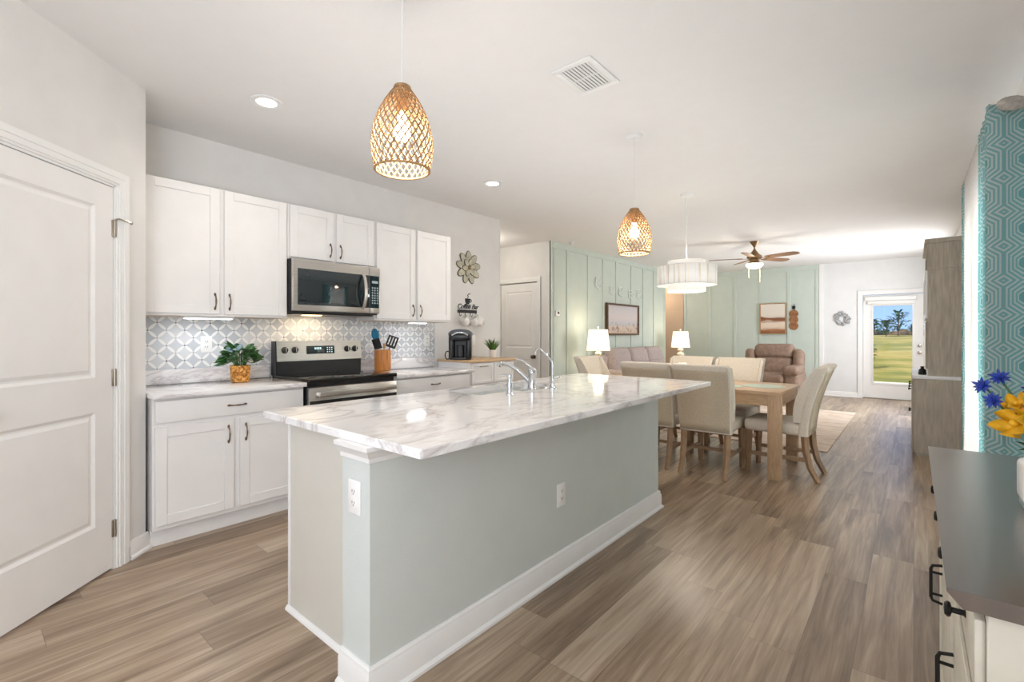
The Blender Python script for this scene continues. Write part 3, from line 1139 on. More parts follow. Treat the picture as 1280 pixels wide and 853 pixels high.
def base_cabinet(label, y0, y1):
    t = thing('base_cabinet', label, 'base cabinet', (XK, (y0 + y1) / 2, 0), 'white base cabinets beside the range')
    b = MB()
    b.box(XK + 0.01, XB - 0.021, y0, y1, 0.105, 0.882, 0.001, 1)
    b.build('body', M['cab'], t)
    MB().box(XK + 0.05, XB - 0.075, y0, y1, 0.0, 0.105).build('toe_kick', M['cab'], t)
    ym = (y0 + y1) / 2
    d = MB()
    d.box(XB - 0.02, XB, y0 + 0.012, y1 - 0.012, 0.738, 0.868, 0.004, 2)
    d = d.build('drawer', M['cab'], t)
    pull(XB, ym, 0.803, 0.096, False).build('handle', M['bronze'], d)
    for (a, c, hy) in ((y0 + 0.012, ym - 0.018, ym - 0.052), (ym + 0.018, y1 - 0.012, ym + 0.052)):
        dd = shaker(MB(), XB, a, c, 0.135, 0.712, 0.02, 0.058).build('door', M['cab'], t)
        pull(XB, hy, 0.62, 0.096).build('handle', M['bronze'], dd)


base_cabinet('white base cabinet between the pantry corner and the range', 0.755, 1.655)
base_cabinet('white base cabinet right of the range', 2.435, 3.345)


def worktop(label, y0, y1):
    t = thing('countertop', label, 'countertop', (XK, (y0 + y1) / 2, 0.884), 'marble countertops beside the range')
    MB().box(XK + 0.009, -3.335, y0, y1, 0.884, 0.914, 0.004, 2).build('slab', M['marble2'], t)
    MB().box(XK + 0.009, XK + 0.029, y0, y1, 0.9145, 1.016, 0.003, 2).build('upstand', M['marble2'], t)


worktop('white marble countertop left of the range, under the potted plant', 0.745, 1.655)
worktop('white marble countertop right of the range, under the utensil crock', 2.437, 3.37)

# ------------------------------------------------------------------ range
ry0, ry1 = 1.662, 2.430
t = thing('kitchen_range', 'stainless steel electric range with black glass cooktop', 'stove', (-3.65, 2.046, 0))
b = MB()
b.box(-3.95, -3.37, ry0 + 0.003, ry1 - 0.003, 0.0, 0.905, 0.003, 1)
b.build('body', M['black'], t)
b = MB()
b.box(-3.93, -3.325, ry0, ry1, 0.906, 0.936, 0.008, 3)
ck = b.build('cooktop', M['blackglass'], t)
rings = mat('burner_ring', (58, 58, 60), 0.25, vary=0.03)
for (x, y, r) in ((-3.48, 1.86, 0.11), (-3.48, 2.24, 0.085), (-3.75, 1.86, 0.085), (-3.75, 2.24, 0.11)):
    q = MB()
    for rr in (r, r * 0.62):
        q.lathe([(rr - 0.003, 0.9362), (rr - 0.003, 0.9366), (rr + 0.003, 0.9366), (rr + 0.003, 0.9362)], (x, y, 0), 40, False)
    q.build('burner', rings, ck)
b = MB()
b.prism([(-3.955, 0.93), (-3.872, 0.93), (-3.872, 1.045), (-3.885, 1.205), (-3.955, 1.205)], ry0 + 0.004, ry1 - 0.004, 'y')
bg = b.build('backguard', M['black'], t)
b = MB()
b.prism([(-3.883, 1.042), (-3.864, 1.042), (-3.879, 1.206), (-3.898, 1.206)], ry0 + 0.012, ry1 - 0.001, 'y')
fa = b.build('control_panel', M['steel'], t)
mt = Matrix.Translation((-3.8715, 0, 1.128)) @ Matrix.Rotation(R(-5.2), 4, 'Y')
MB().box(0.0, 0.003, 1.915, 2.165, -0.033, 0.035, 0.001, M=mt).build('display', M['dkglass'], fa)
lm = mat('lit_display_marks', (190, 220, 225), 0.4, vary=0.0, emit=(170, 215, 225), estr=0.5)
q = MB()
for i in range(4):
    q.box(0.003, 0.0034, 1.985 + i * 0.016, 1.995 + i * 0.016, 0.004, 0.022, M=mt)
q.build('clock_digits', lm, fa)
q = MB()
for i in range(3):
    for j in range(3):
        q.box(0.003, 0.0034, 2.095 + i * 0.02, 2.105 + i * 0.02, -0.022 + j * 0.018, -0.014 + j * 0.018, M=mt)
q.build('menu_keys', lm, fa)
for y in (1.735, 1.818, 2.285, 2.362):
    q = MB()
    Mk = Matrix.Translation((-3.8715, y, 1.132)) @ Matrix.Rotation(R(84.8), 4, 'Y')
    q.lathe([(0.027, 0), (0.027, 0.005), (0.021, 0.008), (0.019, 0.026), (0.014, 0.029), (0.0, 0.029)], M=Mk, n=22)
    kn = q.build('control_knob', M['black'], fa)
    MB().box(0.029, 0.031, -0.003, 0.003, -0.018, 0.018, M=Matrix.Translation((-3.8715, y, 1.132)) @ Matrix.Rotation(R(-5.2), 4, 'Y')).build('knob_mark', M['steel'], kn)
b = MB()
b.box(-3.37, -3.325, ry0 + 0.006, ry1 - 0.006, 0.20, 0.872, 0.006, 2)
od = b.build('oven_door', M['steel'], t)
MB().box(-3.327, -3.322, ry0 + 0.008, ry1 - 0.008, 0.28, 0.775, 0.002, 1).build('oven_window', M['blackglass'], od)
b = MB()
b.box(-3.285, -3.262, ry0 + 0.05, ry1 - 0.05, 0.806, 0.846, 0.007, 3)
for y in (ry0 + 0.07, ry1 - 0.07):
    b.box(-3.326, -3.275, y - 0.015, y + 0.015, 0.812, 0.84, 0.004, 1)
b.build('oven_handle', M['steel'], od)
b = MB()
b.box(-3.37, -3.328, ry0 + 0.006, ry1 - 0.006, 0.05, 0.192, 0.005, 2)
b.build('storage_drawer', M['steel'], t)

# ------------------------------------------------------------------ microwave
mz0, mz1 = 1.43, 1.843
t = thing('microwave', 'stainless over-the-range microwave with dark glass door', 'microwave', (-3.78, 2.05, mz0))
MB().box(XK + 0.012, -3.615, 1.668, 2.432, mz0, mz1, 0.004, 1).build('body', M['char'], t)
b = MB()
b.box(-3.614, -3.592, 1.668, 2.432, mz0 + 0.012, mz1, 0.004, 2)
b.build('front', M['steel'], t)
b = MB()
b.box(-3.592, -3.580, 1.67, 2.325, mz0 + 0.014, mz1 - 0.003, 0.004, 2)
dr = b.build('door', M['steel'], t)
MB().box(-3.582, -3.5775, 1.703, 2.3245, mz0 + 0.058, mz1 - 0.075, 0.003, 2).build('door_window', M['dkglass'], dr)
b = MB()
n = 13
pts = [(-3.545 + 0.0 + 0.006 * math.cos(2 * math.pi * i / (n - 1)) * -1, 2.290, mz0 + 0.085 + (mz1 - mz0 - 0.20) * i / (n - 1)) for i in range(n)]
hp = []
for i in range(n):
    tt = i / (n - 1)
    hp.append((-3.576 + 0.045 * math.sin(math.pi * tt) ** 0.6, 2.262, mz0 + 0.05 + (mz1 - mz0 - 0.12) * tt))
b.tube(hp, 0.015, 12, flat=1.0)
b.build('door_handle', M['steel'], dr)
b = MB()
b.box(-3.592, -3.580, 2.328, 2.430, mz0 + 0.014, mz1 - 0.003, 0.003, 2)
cp = b.build('control_panel', M['steel'], t)
MB().box(-3.582, -3.5775, 2.3285, 2.424, mz0 + 0.058, mz1 - 0.075, 0.002, 1).build('keypad', M['dkglass'], cp)
q = MB()
for j in range(7):
    for i in range(3):
        q.box(-3.5776, -3.577, 2.35 + i * 0.024, 2.362 + i * 0.024, mz0 + 0.095 + j * 0.022, mz0 + 0.107 + j * 0.022)
kp = mat('key_print', (176, 186, 190), 0.5, vary=0.02)
q.build('key_lettering', kp, cp)
MB().box(-3.5776, -3.577, 2.35, 2.41, mz1 - 0.14, mz1 - 0.12).build('clock_window', kp, cp)
q = MB()
q.box(-3.93, -3.64, 1.70, 2.40, mz0 - 0.012, mz0, 0.003, 1)
q.build('underside_grille', M['black'], t)
q = MB().box(-3.82, -3.74, 1.85, 1.98, mz0 - 0.016, mz0 - 0.011)
q.build('task_lamp', mat('lit_task_lamp', (255, 240, 214), 0.4, vary=0.0, emit=(255, 206, 140), estr=6), t)
light('range_task_glow', 'AREA', (-3.78, 1.95, mz0 - 0.02), 0.9, (1.0, 0.78, 0.5), (0, R(8), 0), 0.08, 0.3)
text_mesh('maker_lettering', 'Frigidaire', 0.016, mat('mark_print', (90, 96, 120), 0.4, vary=0.02), dr, Vector((-3.5795, 2.02, mz1 - 0.055)) - off(t), (R(90), 0, R(90)))

# ------------------------------------------------------------------ island
IX0, IX1 = -2.20, -1.42        # cabinet side to drywall side
IY0, IY1 = 0.925, 3.326
t = thing('kitchen_island', 'long grey-painted kitchen island base with white baseboard', 'kitchen island', (-1.8, 2.1, 0))
MB().box(-1.595, IX1, IY0, IY1, 0, 0.884).build('knee_wall', M['isl'], t)
b = MB()
b.box(-2.17, -1.597, 1.03, IY1 - 0.02, 0.10, 0.66)
b.box(-2.17, -1.597, 1.03, 1.90, 0.66, 0.884)
b.box(-2.17, -1.597, 2.75, IY1 - 0.02, 0.66, 0.884)
b.build('cabinet_body', M['cab'], t)
MB().box(-2.10, -1.597, 1.03, IY1 - 0.02, 0.0, 0.10).build('toe_kick', M['cab'], t)
b = MB()
b.box(-2.18, -1.598, 1.004, 1.03, 0.0, 0.884, 0.001, 1)
b.build('end_panel', M['endpanel'], t, label='cream end panel')
MB().box(-2.198, -2.181, 1.0, 1.034, 0.0, 0.884, 0.001, 1).build('corner_stile', M['cab'], t)
b = MB()
b.prism([(1.003, 0), (0.987, 0), (0.989, 0.010), (0.996, 0.018), (1.003, 0.02)], -2.20, -1.598, 'x')
b.build('shoe_moulding', M['trim'], t)
# moulded baseboard round the knee wall (mitred loop)
prof = base_profile(0.125, 0.018)
b = MB()
loops = []
path = [((-1.597, IY0), (0, -1)), ((IX1, IY0), (1, -1)), ((IX1, IY1), (1, 1)), ((-1.597, IY1), (0, 1))]
for (p, nrm) in path:
    loops.append([b.bm.verts.new((p[0] + nrm[0] * o, p[1] + nrm[1] * o, z)) for (o, z) in prof])
for A, B in zip(loops, loops[1:]):
    for k in range(len(prof) - 1):
        b.bm.faces.new((A[k], B[k], B[k + 1], A[k + 1]))
b.bm.faces.new(loops[0])
b.bm.faces.new(list(reversed(loops[-1])))
b.build('baseboard', M['trim'], t)
cprof = [(0.0, 0.822), (0.008, 0.822), (0.010, 0.838), (0.020, 0.846), (0.024, 0.860), (0.034, 0.868), (0.036, 0.8835), (0.0, 0.8835)]
b = MB()
loops = []
for (p, nrm) in [((-1.597, IY0), (0, -1)), ((IX1, IY0), (1, -1)), ((IX1, 1.065), (1, 0))]:
    loops.append([b.bm.verts.new((p[0] + nrm[0] * o, p[1] + nrm[1] * o, z)) for (o, z) in cprof])
for A, B in zip(loops, loops[1:]):
    for k in range(len(cprof) - 1):
        b.bm.faces.new((A[k], B[k], B[k + 1], A[k + 1]))
b.bm.faces.new(loops[0])
b.bm.faces.new(list(reversed(loops[-1])))
b.build('crown_moulding', M['trim'], t)
# doors on the working side of the island
for i in range(3):
    a = 1.06 + i * 0.75
    d = MB()
    Mx = Matrix.Translation((-2.17 * 2, 0, 0)) @ Matrix.Identity(4)
    d.box(-2.188, -2.171, a, a + 0.72, 0.13, 0.86, 0.002, 1)
    d.box(-2.196, -2.188, a, a + 0.06, 0.13, 0.86)
    d.box(-2.196, -2.188, a + 0.66, a + 0.72, 0.13, 0.86)
    d.box(-2.196, -2.188, a + 0.06, a + 0.66, 0.13, 0.19)
    d.box(-2.196, -2.188, a + 0.06, a + 0.66, 0.80, 0.86)
    d.build('door', M['cab'], t)

# island countertop with the sink cut out
SX0, SX1, SY0, SY1 = -2.175, -1.885, 1.95, 2.70
TX0, TX1, TY0, TY1 = -2.27, -1.137, 0.917, 3.617
b = MB()
bm = b.bm
rr = 0.05


def rrect(x0, x1, y0, y1, r, z, n=5):
    out = []
    for (cx, cy, a0) in ((x1 - r, y1 - r, 0), (x0 + r, y1 - r, 90), (x0 + r, y0 + r, 180), (x1 - r, y0 + r, 270)):
        for i in range(n + 1):
            a = R(a0 + 90 * i / n)
            out.append((cx + r * math.cos(a), cy + r * math.sin(a), z))
    return out


def ring_verts(x0, x1, y0, y1, r, z):
    return [bm.verts.new(p) for p in rrect(x0, x1, y0, y1, r, z)]


e_ = 0.004
o_b = ring_verts(TX0, TX1, TY0, TY1, 0.012, 0.884)
o_t0 = ring_verts(TX0, TX1, TY0, TY1, 0.012, 0.914 - e_)
o_t = ring_verts(TX0 + e_, TX1 - e_, TY0 + e_, TY1 - e_, 0.009, 0.914)
i_t = ring_verts(SX0, SX1, SY0, SY1, rr, 0.914)
i_b = ring_verts(SX0, SX1, SY0, SY1, rr, 0.884)
for A, B in ((o_b, o_t0), (o_t0, o_t), (o_t, i_t), (i_t, i_b), (i_b, o_b)):
    n = len(A)
    for k in range(n):
        bm.faces.new((A[k], A[(k + 1) % n], B[(k + 1) % n], B[k]))
ct = b.build('island_countertop', M['marble'])
tag(ct, 'polished white marble countertop on the island, grey veined', 'countertop')

t = thing('kitchen_sink', 'stainless undermount sink set in the island countertop', 'sink', (-2.03, 2.32, 0.70))
b = MB()
bm = b.bm
s0 = ring_verts(SX0 - 0.015, SX1 + 0.015, SY0 - 0.015, SY1 + 0.015, rr, 0.8835)
s1 = ring_verts(SX0 + 0.002, SX1 - 0.002, SY0 + 0.002, SY1 - 0.002, rr, 0.8835)
s2 = ring_verts(SX0 + 0.01, SX1 - 0.01, SY0 + 0.01, SY1 - 0.01, rr, 0.73)
s3 = ring_verts(SX0 + 0.03, SX1 - 0.03, SY0 + 0.03, SY1 - 0.03, rr * 0.7, 0.712)
for A, B in ((s0, s1), (s1, s2), (s2, s3)):
    n = len(A)
    for k in range(n):
        bm.faces.new((A[k], A[(k + 1) % n], B[(k + 1) % n], B[k]))
bm.faces.new(s3)
b.build('basin', M['steel2'], t, solid=0.001)
MB().lathe([(0.045, 0.7135), (0.045, 0.718), (0.03, 0.716), (0.0, 0.716)], (-2.03, 2.5, 0), 24).build('drain', M['chrome'], t)


def arc(p, q, r, n=8):
    return [p.lerp(q, i / n) for i in range(n + 1)]


# main faucet
fx, fy, fz = -1.835, 2.365, 0.914
t = thing('kitchen_faucet', 'chrome single-lever kitchen faucet with long low spout', 'faucet', (fx, fy, fz))
MB().lathe([(0.034, 0), (0.034, 0.006), (0.028, 0.012), (0.026, 0.03), (0.026, 0.10), (0.028, 0.104), (0.028, 0.112), (0.024, 0.125), (0.012, 0.138), (0.0, 0.14)], (fx, fy, fz), 28).build('body', M['chrome'], t)
MB().box(fx - 0.028, fx + 0.028, fy - 0.125, fy + 0.125, fz, fz + 0.005, 0.002, 2).build('deck_plate', M['chrome'], t)
b = MB()
sd = Vector((-0.97, -0.25, 0)).normalized()
sp = [Vector((fx, fy, fz + 0.045)) + sd * s + Vector((0, 0, h)) for s, h in ((0.015, 0.0), (0.05, 0.034), (0.10, 0.072), (0.15, 0.100), (0.19, 0.114), (0.215, 0.116), (0.232, 0.108), (0.238, 0.092))]
b.tube(sp, [0.015, 0.0145, 0.0135, 0.013, 0.013, 0.0135, 0.014, 0.0135], 14)
b.build('spout', M['chrome'], t)
b = MB()
b.tube([Vector((fx, fy, fz + 0.128)), Vector((fx, fy, fz + 0.145)) + sd * 0.015, Vector((fx, fy, fz + 0.175)) + sd * 0.06, Vector((fx, fy, fz + 0.19)) + sd * 0.105, Vector((fx, fy, fz + 0.188)) + sd * 0.115], [0.011, 0.009, 0.007, 0.0075, 0.004], 10)
b.build('lever', M['chrome'], t)
# soap pump
sx, sy = -1.768, 2.068
t = thing('soap_dispenser', 'short chrome soap pump left of the kitchen faucet', 'soap dispenser', (sx, sy, fz))
MB().lathe([(0.024, 0), (0.024, 0.005), (0.017, 0.012), (0.0155, 0.035), (0.018, 0.06), (0.013, 0.075), (0.0105, 0.095), (0.0, 0.097)], (sx, sy, fz), 22).build('body', M['chrome'], t)
b = MB()
b.lathe([(0.015, 0.096), (0.017, 0.105), (0.015, 0.115), (0.0, 0.118)], (sx, sy, fz), 18)
b.tube([Vector((sx, sy, fz + 0.108)), Vector((sx, sy, fz + 0.113)) + sd * 0.04, Vector((sx, sy, fz + 0.109)) + sd * 0.06, Vector((sx, sy, fz + 0.1)) + sd * 0.064], [0.007, 0.006, 0.0055, 0.005], 10)
b.build('pump_head', M['chrome'], t)
# filtered-water tap
gx, gy = -1.764, 2.488
t = thing('filter_faucet', 'tall thin gooseneck filtered-water tap right of the kitchen faucet', 'faucet', (gx, gy, fz))
MB().lathe([(0.024, 0), (0.024, 0.006), (0.015, 0.014), (0.012, 0.05), (0.014, 0.06), (0.010, 0.07), (0.006, 0.08), (0.0, 0.08)], (gx, gy, fz), 20).build('body', M['chrome'], t)
b = MB()
gp = [(0, 0.075), (0, 0.13), (0.002, 0.165), (0.018, 0.19), (0.05, 0.222), (0.085, 0.252), (0.098, 0.257), (0.11, 0.25), (0.118, 0.232), (0.122, 0.215)]
b.tube([Vector((gx, gy, fz + h)) + sd * s for s, h in gp], 0.0055, 10)
b.build('spout', M['chrome'], t)
b = MB()
b.tube([Vector((gx, gy, fz + 0.055)), Vector((gx + 0.03, gy + 0.02, fz + 0.07))], [0.006, 0.004], 8)
b.ball((gx + 0.034, gy + 0.022, fz + 0.072), 0.009, seg=10)
b.build('lever', M['chrome'], t)


def outlet(label, Mx, gangs=1, toggles=False):
    """duplex receptacle plate; local x across, z up, y out of the wall"""
    t = thing('wall_outlet', label, 'outlet', (Mx @ Vector((0, 0, 0))), 'white outlet plates')
    w = 0.038 * (1 + 0.65 * (gangs - 1))
    pl = MB().box(-w, w, 0, 0.006, -0.06, 0.06, 0.003, 2, M=Mx).build('plate', M['plate'], t)
    q = MB()
    for g in range(gangs):
        cx = (g - (gangs - 1) / 2) * 0.046
        if toggles:
            q2 = MB().box(cx - 0.016, cx + 0.016, 0.006, 0.009, -0.033, 0.033, 0.002, 1, M=Mx)
            q2.build('rocker', M['plate'], t)
            continue
        for zz in (0.02, -0.02):
            rc = MB().box(cx - 0.017, cx + 0.017, 0.005, 0.0078, zz - 0.014, zz + 0.014, 0.004, 2, M=Mx).build('receptacle', M['plate'], t)
            s = MB()
            s.box(cx - 0.009, cx - 0.006, 0.0076, 0.0082, zz - 0.003, zz + 0.007, M=Mx)
            s.box(cx + 0.006, cx + 0.009, 0.0076, 0.0082, zz - 0.003, zz + 0.007, M=Mx)
            s.box(cx - 0.002, cx + 0.002, 0.0076, 0.0082, zz - 0.010, zz - 0.006, M=Mx)
            s.build('slot', M['slot'], rc)
    return t


RXp = Matrix.Rotation(R(-90), 4, 'Z')       # local y -> +x
RYm = Matrix.Rotation(R(180), 4, 'Z')       # local y -> -y
outlet('white outlet on the end post of the island', Matrix.Translation((-1.512, IY0, 0.687)) @ RYm)
outlet('white outlet on the long grey side of the island', Matrix.Translation((IX1, 2.075, 0.417)) @ RXp)
outlet('white outlet on tiled backsplash left of the potted plant', Matrix.Translation((XK + 0.008, 1.21, 1.188)) @ RXp)
outlet('white outlet at right end of the tiled backsplash', Matrix.Translation((XK + 0.008, 3.28, 1.19)) @ RXp)
outlet('double white switch plate on the wall right of the coffee maker', Matrix.Translation((XK, 3.96, 1.19)) @ RXp, 2, True)

# ------------------------------------------------------------------ things on the left counter
px, py = -3.74, 1.357
t = thing('potted_plant', 'leafy green plant in woven orange basket pot on left counter', 'plant', (px, py, 0.914))
b = MB()
b.lathe([(0.052, 0.0), (0.058, 0.004), (0.063, 0.06), (0.066, 0.118), (0.063, 0.122), (0.058, 0.118), (0.056, 0.10), (0.0, 0.10)], (px, py, 0.9145), 36)
b.build('basket_pot', M['basket'], t)
rnd = random.Random(3)
fol, pale, stm = MB(), MB(), MB()
for i in range(78):
    a = rnd.uniform(0, 6.28)
    el = math.asin(rnd.uniform(-0.05, 1.0))
    rad = rnd.uniform(0.75, 1.0)
    base = Vector((px, py, 1.055)) + Vector((math.cos(a) * math.cos(el) * 0.085, math.sin(a) * math.cos(el) * 0.10, math.sin(el) * 0.135)) * rad
    d = (Vector((math.cos(a + rnd.uniform(-.6, .6)), math.sin(a + rnd.uniform(-.6, .6)), 0)) * (0.35 + math.cos(el)) + Vector((0, 0, rnd.uniform(-0.35, 0.75)))).normalized() * rnd.uniform(0.055, 0.085)
    if base.x + d.x < -3.93:
        d.x = abs(d.x)
    tgt = pale if (el > 0.55 and i % 4 == 0) else fol
    tgt.leaf(base, base + d, rnd.uniform(0.040, 0.054), (rnd.uniform(-.2, .9), rnd.uniform(-.5, .3), 0.9), -0.10, 6)
    stm.tube([(px + math.cos(a) * 0.02, py + math.sin(a) * 0.02, 1.012), base.lerp(Vector((px, py, 1.06)), 0.4) + Vector((0, 0, 0.01)), base], 0.0022, 5)
fol.build('foliage', M['leafdark'], t)
pale.build('pale_sheen_leaves', M['leafpale'], t, label='upper leaves painted pale blue-green as reflected light')
stm.build('stems', M['leaf'], t)

# ------------------------------------------------------------------ utensil crock and utensils
cx, cy = -3.84, 2.64
t = thing('utensil_crock', 'brown bamboo utensil crock on the counter right of the range', 'crock', (cx, cy, 0.914))
b = MB()
b.lathe([(0.062, 0.0), (0.070, 0.006), (0.076, 0.02), (0.076, 0.193), (0.074, 0.198), (0.069, 0.194), (0.068, 0.02), (0.0, 0.016)], (cx, cy, 0.9145), 36)
b.build('crock_body', M['bamboo'], t)


def uten(name, label, dx, dy, lean, head, mh, mhead, H=0.30, hr=0.006):
    """a utensil standing in the crock: base offset, lean vector, head builder"""
    base = Vector((cx + dx, cy + dy, 0.94))
    top = base + Vector((lean[0], lean[1], H))
    t = thing(name, label, 'utensil', base, 'utensils in the bamboo crock')
    MB().tube([base, base.lerp(top, 0.5), top], [hr, hr * 0.9, hr * 0.7], 8).build('handle', mh, t)
    d = (top - base).normalized()
    side = Vector((0.55, 0.83, 0))
    side = (side - d * side.dot(d)).normalized()
    nn = d.cross(side)
    Mh = Matrix((( side.x, nn.x, d.x, top.x), (side.y, nn.y, d.y, top.y), (side.z, nn.z, d.z, top.z), (0, 0, 0, 1))) @ Matrix.Scale(1.18, 4)
    head(Mh).build('head', mhead, t, angle=50)


def spoon_head(Mh):
    b = MB()
    n = 18
    rows = []
    for k, (sc, dep) in enumerate(((1.0, 0.0), (0.8, -0.007), (0.45, -0.013))):
        rows.append([b.bm.verts.new(Mh @ Vector((0.030 * sc * math.cos(2 * math.pi * i / n), dep, 0.04 + 0.05 * sc * math.sin(2 * math.pi * i / n)))) for i in range(n)])
    for A, B in zip(rows, rows[1:]):
        for i in range(n):
            b.bm.faces.new((A[i], A[(i + 1) % n], B[(i + 1) % n], B[i]))
    b.bm.faces.new(rows[-1])
    r = bmesh.ops.solidify(b.bm, geom=b.bm.faces[:], thickness=0.003)
    return b


def turner_head(Mh):
    b = MB()
    w, h = 0.042, 0.095
    b.box(-w, w, -0.002, 0.002, -0.005, 0.015, 0.001, 1, M=Mh)
    b.box(-w, w, -0.002, 0.002, h - 0.012, h, 0.001, 1, M=Mh)
    for k in range(4):
        x = -w + k * (2 * w - 0.014) / 3
        b.box(x, x + 0.014, -0.002, 0.002, 0.012, h - 0.01, M=Mh)
    return b


def spat_head(Mh):
    return MB().box(-0.03, 0.03, -0.004, 0.004, -0.005, 0.085, 0.003, 2, M=Mh)


def stick_head(Mh):
    return MB().box(-0.012, 0.012, -0.005, 0.005, -0.01, 0.03, 0.004, 2, M=Mh)


uten('serving_spoon', 'blue silicone spoon standing tallest in the bamboo crock', -0.02, -0.015, (0.0, -0.045), spoon_head, M['teal'], M['teal'], 0.27)
uten('slotted_turner', 'black slotted turner leaning right in the bamboo crock', 0.018, -0.025, (0.0, 0.094), turner_head, M['black'], M['black'], 0.20)
uten('spatula', 'black spatula with steel handle leaning left in the bamboo crock', 0.0, 0.026, (0.03, -0.094), spat_head, M['steel'], M['black'], 0.19)
uten('wooden_spoon', 'short wooden handle poking up between blue spoon and black turner', -0.01, 0.015, (0.0, 0.01), stick_head, M['woodspoon'], M['woodspoon'], 0.20)

# ------------------------------------------------------------------ coffee bar
bx0, bx1, by0, by1, bz = XK + 0.012, -3.455, 3.42, 4.14, 0.99
t = thing('coffee_cabinet', 'white drawer cabinet with wooden top under the coffee maker', 'cabinet', (-3.7, 3.78, 0))
MB().box(bx0, bx1 - 0.02, by0 + 0.012, by1 - 0.012, 0.06, bz - 0.025, 0.002, 1).build('body', M['cab'], t)
MB().box(bx0, bx1 + 0.008, by0, by1, bz - 0.025, bz, 0.003, 2).build('wooden_top', M['butcher'], t)
MB().box(bx0 + 0.02, bx1 - 0.05, by0 + 0.03, by1 - 0.03, 0.0, 0.06).build('plinth', M['cab'], t)
for c in range(2):
    for r in range(4):
        y0 = by0 + 0.03 + c * 0.335
        z0 = 0.08 + r * 0.221
        d = MB()
        shaker(d, bx1, y0, y0 + 0.325, z0, z0 + 0.213, 0.018, 0.03)
        d = d.build('drawer', M['cab'], t)
        yc = y0 + 0.1625
        q = MB().box(bx1 + 0.014, bx1 + 0.024, yc - 0.06, yc + 0.06, z0 + 0.175, z0 + 0.185, 0.002, 1)
        for e in (-0.05, 0.05):
            q.box(bx1 - 0.001, bx1 + 0.016, yc + e - 0.004, yc + e + 0.004, z0 + 0.176, z0 + 0.184)
        q.build('handle', M['blackmatte'] if False else M['nickel'], d)

# coffee maker
t = thing('coffee_maker', 'black pod coffee maker on the wooden-topped cabinet', 'coffee maker', (0, 0, 0))
b = MB()
b.box(-0.14, -0.02, -0.115, 0.115, 0, 0.285, 0.03, 4)
b.box(-0.06, 0.10, -0.12, -0.062, 0, 0.27, 0.022, 4)
b.box(-0.06, 0.10, 0.062, 0.12, 0, 0.27, 0.022, 4)
b.build('body', M['black'], t)
b = MB()
b.box(-0.02, 0.125, -0.075, 0.075, 0, 0.028, 0.008, 3)
for k in range(6):
    b.box(0.01, 0.11, -0.055 + k * 0.02, -0.049 + k * 0.02, 0.0275, 0.0305)
b.build('drip_tray', M['black'], t)
b = MB()
b.box(-0.05, 0.118, -0.112, 0.112, 0.20, 0.285, 0.03, 4)
b.build('brew_head', M['black'], t)
b = MB()
n = 17
poly = [(-0.122 + 0.244 * i / (n - 1), 0.268 + 0.058 * math.sqrt(max(0, 1 - (2.0 * i / (n - 1) - 1) ** 2 * 0.96))) for i in range(n)]
b.prism(poly + [(0.12, 0.258), (-0.12, 0.258)], -0.135, 0.105, 'x')
b.build('lid', M['black'], t, angle=50)
b = MB()
b.tube([(0.112 + 0.012 * math.sin(math.pi * i / 10), -0.085 + 0.17 * i / 10, 0.262 + 0.026 * math.sin(math.pi * i / 10)) for i in range(11)], 0.0105, 10)
b.build('lid_handle', M['chrome'], t)
MB().box(-0.021, -0.012, -0.061, 0.061, 0.03, 0.20, 0.002, 1).build('back_panel', M['char'], t)
MB().lathe([(0.0, 0.031), (0.036, 0.031), (0.04, 0.036), (0.04, 0.15), (0.038, 0.152), (0.0, 0.15)], (0.045, 0, 0), 24).build('inner_column', M['char'], t)
b = MB()
b.tube([(0.04, -0.135 + 0.026 * math.cos(a * 0.314), 0.048 + 0.042 * math.sin(a * 0.314)) for a in range(20)], 0.006, 8, closed=True)
b.build('power_cord', M['black'], t)
place(t, (-3.70, 3.52, bz), R(-48))

# small grass plant
gx_, gy_ = -3.74, 4.07
t = thing('small_potted_grass', 'small green grass plant in a white pot on the coffee cabinet', 'plant', (gx_, gy_, bz))
MB().lathe([(0.033, 0), (0.036, 0.003), (0.044, 0.085), (0.042, 0.088), (0.038, 0.083), (0.036, 0.07), (0.0, 0.07)], (gx_, gy_, bz + 0.0005), 28).build('pot', M['pot'], t)
g = MB()
rnd = random.Random(9)
for i in range(70):
    a = rnd.uniform(0, 6.28)
    sp_ = rnd.uniform(0.02, 0.125)
    b0 = Vector((gx_ + math.cos(a) * 0.018, gy_ + math.sin(a) * 0.018, bz + 0.07))
    tip = b0 + Vector((math.cos(a) * sp_, math.sin(a) * sp_, rnd.uniform(0.10, 0.165)))
    g.leaf(b0, tip, 0.011, (math.cos(a), math.sin(a), 0.4), -0.06, 5)
g.build('foliage', M['grassleaf'], t)

# metal flower on the wall
flx, fly, flz = XK, 3.905, 2.04
t = thing('wall_flower', 'whitewashed metal flower hung on the kitchen wall', 'wall decor', (flx, fly, flz), None)


def petal_prism(mb, c, ang, r0, r1, w, x0, th):
    n = 13
    pts = []
    for i in range(n):
        tt = 0.5 - 0.5 * math.cos(math.pi * i / (n - 1))
        pts.append((r0 + (r1 - r0) * tt, w / 2 * math.sqrt(max(0.0, 1 - (1.9 * tt - 0.9) ** 2 * (1.0 if tt > 0.47 else 0.85)))))
    outl = pts + [(a, -b_) for a, b_ in reversed(pts[1:-1])]
    ca, sa = math.cos(ang), math.sin(ang)
    poly = [(c[0] + a * ca - b_ * sa, c[1] + a * sa + b_ * ca) for a, b_ in outl]
    mb.prism(poly, x0, x0 + th, 'x')


